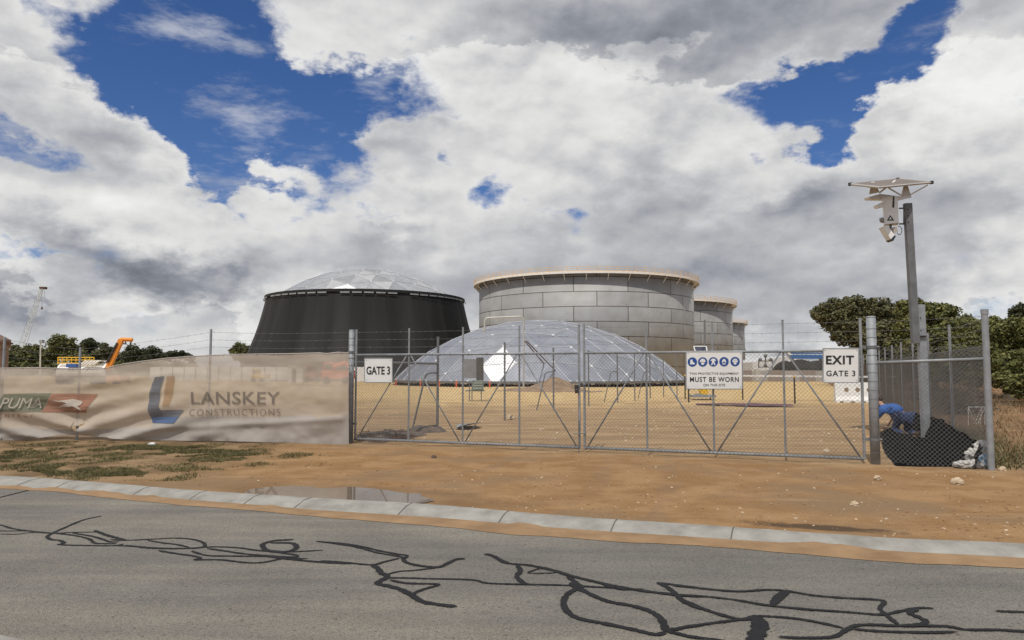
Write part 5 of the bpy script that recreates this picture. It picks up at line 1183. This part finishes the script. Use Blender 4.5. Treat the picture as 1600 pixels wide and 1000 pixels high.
def tree(name, label, lobes, nl, ls, lm, seed, trunk=None, cat='tree', group=None, subn=9, subr=.36):
    """lobes: [(px,py,rpx,Y,(yscale))]; crown of leaf quads on clumps; trunk with limbs reaching into the crown"""
    rg = random.Random(seed); L_ = []
    for l in lobes:
        c = P(l[0], l[1], l[3]); r = l[2]/F*l[3]; ys = l[4] if len(l) > 4 else .8; L_.append((c, r, ys))
    bx_ = sum(c.x for c, _, _ in L_)/len(L_); by_ = sum(c.y for c, _, _ in L_)/len(L_)
    root = empty(name, (bx_, by_, 0), label, cat, group)
    V = []; Fc = []; core = MB(); tot = sum(r*r for _, r, _ in L_)
    for c, r, ys in L_:
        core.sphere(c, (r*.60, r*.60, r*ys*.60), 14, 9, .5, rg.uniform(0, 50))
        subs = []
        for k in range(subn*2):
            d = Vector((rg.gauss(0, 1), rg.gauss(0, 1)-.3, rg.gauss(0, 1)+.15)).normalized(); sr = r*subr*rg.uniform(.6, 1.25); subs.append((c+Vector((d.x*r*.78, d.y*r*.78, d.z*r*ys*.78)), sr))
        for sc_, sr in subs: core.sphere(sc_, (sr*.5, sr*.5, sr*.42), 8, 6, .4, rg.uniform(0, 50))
        n_l = int(nl*r*r/tot)
        for k in range(n_l):
            sc_, sr = subs[rg.randrange(len(subs))] if rg.random() < .68 else (c, r*.74)
            d = Vector((rg.gauss(0, 1), rg.gauss(0, 1), rg.gauss(0, 1)+.2)).normalized(); rad = sr*(rg.random()**.22)*(1.25 if rg.random() < .1 else 1.0)
            p = sc_+Vector((d.x*rad, d.y*rad, d.z*rad*.8)); s = ls*rg.uniform(.5, 1.2)
            u = Vector((rg.gauss(0, 1), rg.gauss(0, 1), rg.gauss(0, .6))).normalized(); w = (d*.8+Vector((rg.gauss(0, .6), rg.gauss(0, .6), rg.gauss(0, .6)))).normalized(); v = u.cross(w)
            if v.length < .1: continue
            v.normalize(); i = len(V); V += [p-u*s*.5, p+v*s*.28, p+u*s*.5, p-v*s*.28]; Fc.append((i, i+1, i+2, i+3))
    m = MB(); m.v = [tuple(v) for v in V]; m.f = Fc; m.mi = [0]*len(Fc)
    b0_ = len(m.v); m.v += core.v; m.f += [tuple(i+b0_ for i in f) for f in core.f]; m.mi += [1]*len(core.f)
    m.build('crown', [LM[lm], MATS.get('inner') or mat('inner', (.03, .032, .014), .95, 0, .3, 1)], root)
    t = MB(); tops = sorted(L_, key=lambda q: -q[1])[:6]; tr_ = max(r for _, r, _ in L_)*.09+.06
    b = Vector((bx_, by_, -.1)) if trunk is None else Vector(trunk); fk_ = Vector((b.x+.1*tr_, b.y, max(.4, min(c.z for c, _, _ in L_)*.55)))
    t.tube(b, fk_, tr_*1.3, 8, r1=tr_)
    for c, r, _ in tops: mid_ = fk_.lerp(c, .5)+Vector((rg.uniform(-.1, .1)*r, 0, .1*r)); t.tube(fk_, mid_, tr_*.7, 6, r1=tr_*.45); t.tube(mid_, c, tr_*.45, 6, r1=tr_*.15)
    t.build('trunk', BARK, root)
    return root
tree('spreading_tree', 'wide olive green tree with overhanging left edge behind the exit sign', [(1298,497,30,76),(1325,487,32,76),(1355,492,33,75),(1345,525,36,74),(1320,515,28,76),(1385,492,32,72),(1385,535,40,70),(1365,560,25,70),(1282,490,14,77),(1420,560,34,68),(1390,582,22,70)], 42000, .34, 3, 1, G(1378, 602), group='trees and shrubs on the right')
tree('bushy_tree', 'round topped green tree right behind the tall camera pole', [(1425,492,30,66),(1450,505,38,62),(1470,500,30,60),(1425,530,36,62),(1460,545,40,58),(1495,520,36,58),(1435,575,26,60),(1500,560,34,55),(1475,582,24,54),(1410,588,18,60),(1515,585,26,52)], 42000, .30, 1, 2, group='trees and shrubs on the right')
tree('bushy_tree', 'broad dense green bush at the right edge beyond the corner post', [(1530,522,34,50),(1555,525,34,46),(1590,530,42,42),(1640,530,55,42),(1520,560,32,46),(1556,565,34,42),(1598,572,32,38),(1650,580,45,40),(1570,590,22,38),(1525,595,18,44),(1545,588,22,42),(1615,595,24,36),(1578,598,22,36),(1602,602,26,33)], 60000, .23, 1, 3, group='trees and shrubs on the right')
tree('far_tree', 'small dark tree top peeking above the bush at the right edge', [(1592,486,14,90),(1610,484,16,90),(1585,495,12,90)], 3000, .4, 2, 4, group='trees and shrubs on the right')
tree('far_tree', 'small round tree between the banner post and the black shrouded tank', [(373,545,12,180),(384,546,10,180),(366,551,9,180),(378,556,14,180),(392,552,12,180)], 4000, .5, 0, 5, cat='tree', group='far trees on the left')
FT = [((98,540,22),(110,547,18),(85,552,18),(120,560,18), 1, 'tall olive far tree left of the dark pointed tree'), ((137,535,10),(147,540,10),(132,546,12),(140,556,14), 2, 'dark pointed far tree rising highest above the tanker'),
      ((165,546,12),(172,556,16),(155,558,14),(180,566,14), 3, 'greyish far tree behind the foot of the orange boom'), ((205,551,14),(218,552,12),(200,562,16),(222,562,14), 2, 'dark far tree under the tip of the orange boom'),
      ((238,552,13),(248,556,12),(232,562,12),(246,566,12), 2, 'dark far tree right of the orange boom tip'), ((270,553,8),(285,555,9),(262,558,9),(296,560,8), 2, 'low dark far tree at the right end of the far row'),
      ((62,555,20),(45,553,18),(70,566,18),(35,566,16), 1, 'rounded green far tree behind the slim lamp pole'), ((15,562,18),(-5,566,18),(20,572,14),(0,556,10), 0, 'low olive far tree below the rusty silo'),
      ((24,550,12),(30,560,14),(16,558,10),(38,566,12), 3, 'brownish far tree at the foot of the lattice crane'), ((-50,552,25),(-30,560,20),(-70,560,22),(-45,570,20), 0, 'far olive tree beyond the left edge')]
for i, f in enumerate(FT):
    Y = 215+(i*37 % 50); tree('far_tree', f[-1], [(x, y, r, Y+(k*3 % 7)) for k, (x, y, r) in enumerate(f[:4])], 5200, .75, f[4], 20+i, group='far trees on the left', subn=6, subr=.42)
tree('far_shrub_belt', 'low continuous green scrub belt at the foot of the far left trees', [(x, 573+(x*7 % 5), 13, 205+(x % 5)) for x in range(-80, 300, 18)], 12000, .7, 0, 44, cat='shrub', group='far trees on the left', subn=5)
bt_ = tree('far_scrub', 'low dark scrub line along the horizon beyond the yard', [(x, 577+(x % 3), 7, 420) for x in range(1120, 1300, 12)], 5000, 1.1, 2, 45, cat='shrub', subn=4)
# ================================================================ ground cover and stones
def blades(name, pts, h, w, m_, label, cat, seed, lean=.4):
    rg = random.Random(seed); m = MB()
    for x, y in pts:
        z = gz(x, y)-.005; a = rg.uniform(0, math.pi); hh = h*rg.uniform(.4, 1.2); ww = w*rg.uniform(.6, 1.3); lx, ly = rg.gauss(0, lean)*hh, rg.gauss(0, lean)*hh
        i = len(m.v); m.v += [(x-ww*math.cos(a), y-ww*math.sin(a), z), (x+ww*math.cos(a), y+ww*math.sin(a), z), (x+lx, y+ly, z+hh)]; m.f.append((i, i+1, i+2))
    m.mi = [0]*len(m.f); o = m.build(name, m_); tag(o, label, cat, kind='stuff'); return o
rg = random.Random(77); pts = []
PT = [(190,703,62,6,1.0),(285,703,70,7,1.0),(350,709,60,6,.8),(120,737,80,5,.9),(60,706,60,7,.5),(200,741,50,4,.6),(330,716,50,5,.5),(40,728,50,6,.6),(430,711,60,4,.25),(130,715,60,6,.4),(100,695,80,4,.4),(-60,720,80,20,.8)]
for (cx, cy, rx, ry, dn) in PT:
    for k in range(int(rx*ry*30*dn)):
        a = rg.uniform(0, 2*math.pi); q = math.sqrt(rg.random()); px = cx+rx*1.25*q*math.cos(a); py = cy+ry*1.25*q*math.sin(a); g = G(px, py)
        if g.y < yat(bk, g.x)+.03: continue
        if fbm(g.x, g.y, 1.5, 3, 5) > -.22+q*.42: pts.append((g.x, g.y))
for k in range(60000):
    g = G(rg.uniform(-150, 520), 692+60*rg.random())
    if g.y > yat(bk, g.x)+.03 and g.x < -3.2 and fbm(g.x, g.y, .9, 4, 21) > .10+.25*rg.random()+max(0, (g.x+5.5)*.12): pts.append((g.x, g.y))
blades('grass', pts, .045, .007, leafmat('verge_grass', (.05, .050, .016), (.17, .145, .06)), 'low green grass in patches on the verge below the banner', 'grass', 3, .9)
pts = []; inn = Vector((SD.y, -SD.x, 0))
for k in range(20000):
    s = 1+40*rg.random()**1.3; o_ = .15+9*rg.random(); p = CPo+SD*s+inn*o_
    if fbm(p.x, p.y, .5, 3, 8) > -.12: pts.append((p.x, p.y))
blades('dry_grass', pts, .17, .012, leafmat('straw_grass', (.11, .075, .035), (.30, .22, .12)), 'dry brown grass beyond the side fence', 'grass', 6, .55)
pts = [(p.x, p.y) for p in (CPo+SD*rg.uniform(.2, 9)+inn*abs(rg.gauss(.5, .5)) for _ in range(2600)) if True]
blades('green_weeds', pts, .16, .010, leafmat('olive_weed', (.05, .055, .02), (.14, .13, .06)), 'olive weeds at the outer foot of the corner post and side fence', 'weeds', 9, .7)
# scrub bushes beyond the side fence
for k, (s, o_, r, lb) in enumerate(((17, 2.2, 1.0, 'grey brown scrub bush nearest beyond the side fence'), (22, 3.0, 1.3, 'taller grey brown scrub bush farther along the side fence'), (29, 2.4, 1.5, 'farthest grey brown scrub bush along the side fence'))):
    p = CPo+SD*s+inn*o_; Y = p.y; px = 800+F*p.x/Y
    e = empty('scrub_bush', (p.x, p.y, 0), lb, 'shrub', 'scrub bushes beyond the side fence'); m = MB(); rk = random.Random(k)
    for i in range(3500):
        d = Vector((rk.gauss(0, .45), rk.gauss(0, .45), abs(rk.gauss(0, .4))))*r; c = p+d; u = Vector((rk.gauss(0, 1), rk.gauss(0, 1), rk.gauss(0, 1))).normalized()*.05; v = Vector((rk.gauss(0, 1), rk.gauss(0, 1), rk.gauss(0, 1))).normalized()*.02
        m.add([c-u, c+v, c+u, c-v], [(0, 1, 2, 3)])
    m.build('foliage', MATS.get('scrub') or MATS.setdefault('scrub', leafmat('scrub_leaves', (.07, .055, .035), (.19, .15, .10))), e)
    m = MB()
    for i in range(12): m.tube(p, p+Vector((rk.gauss(0, .4), rk.gauss(0, .4), .9))*r, .015, 4, r1=.006)
    m.build('stem', BARK, e)
# pebbles
def stones(name, lst, m_, label, kind='stuff'):
    m = MB()
    for x, y, r, sd_ in lst: m.sphere((x, y, gz(x, y)+r*.15), (r, r*.8, r*.55), 6, 4, .5, sd_)
    o = m.build(name, m_); tag(o, label, 'stones', kind=kind)
lst = []
for k in range(900):
    px = rg.uniform(250, 1600); py = rg.uniform(735, 850) if rg.random() < .45 else rg.uniform(700, 850); g = G(px, py)
    if g.y < yat(bk, g.x)+.05 or inpoly(g.x, g.y, pw): continue
    if px < 700 and rg.random() < .5: continue
    lst.append((g.x, g.y, .004+.018*rg.random()**5, rg.uniform(0, 90)))
stones('pebbles', lst, mat('pale_limestone', (.42, .32, .21), .9, 0, .3, 8, col2=(.56, .46, .34)), 'small pale stones scattered over the sandy verge')
lst = []
for k in range(900):
    g = G(rg.uniform(560, 1345), 628+64*rg.random()**.8)
    lst.append((g.x, g.y, .008+.04*rg.random()**4, rg.uniform(0, 90)))
for k in range(160):
    g = G(rg.gauss(1100, 60), rg.gauss(640, 5)); lst.append((g.x, g.y, .02+.04*rg.random()**2, rg.uniform(0, 90)))
stones('yard_stones', lst, mat('yard_stone', (.40, .30, .20), .9, 0, .3, 8, col2=(.55, .45, .33)), 'loose stones strewn over the yard behind the gate')
lst = []
for k in range(5200):
    g = G(rg.uniform(-40, 1640), 693+165*rg.random()**1.2)
    if g.y < yat(bk, g.x)+.04 or inpoly(g.x, g.y, pw) or fbm(g.x, g.y, .9, 3, 12) < -.12: continue
    lst.append((g.x, g.y, .005+.016*rg.random()**3, rg.uniform(0, 90)))
stones('soil_clods', lst, mat('soil_clod', (.19, .11, .055), .95, 0, .3, 8, col2=(.32, .20, .11)), 'small clods of orange soil over the verge')
for px, py, r, lb in ((1496, 757, .085, 'largest pale stone on the verge below the corner post'), (1371, 749, .05, 'pale stone on the verge below the thick gate post'), (1291, 707, .06, 'pale stone just inside the right gate leaf'), (797, 655, .12, 'pale rock at the foot of the plain post left of the davit'), (1566, 736, .06, 'brown stone right of the corner post'), (678, 716, .05, 'dark stone on the verge in front of the left gate leaf'), (1335, 791, .05, 'flat pale stone in the middle of the right verge')):
    g = G(px, py); m = MB(); m.sphere((g.x, g.y, r*.4), (r, r*.8, r*.7), 12, 8, .6, px); tag(m.build('rock', MATS['dark_rubble'] if 'dark stone' in lb else MATS['pale_limestone']), lb, 'rock', 'single rocks lying on the sand')
# strip internal bookkeeping
for o in bpy.data.objects:
    if '_off' in o.keys(): del o['_off']
print('objects', len(bpy.data.objects), 'polys', sum(len(m.polygons) for m in bpy.data.meshes))
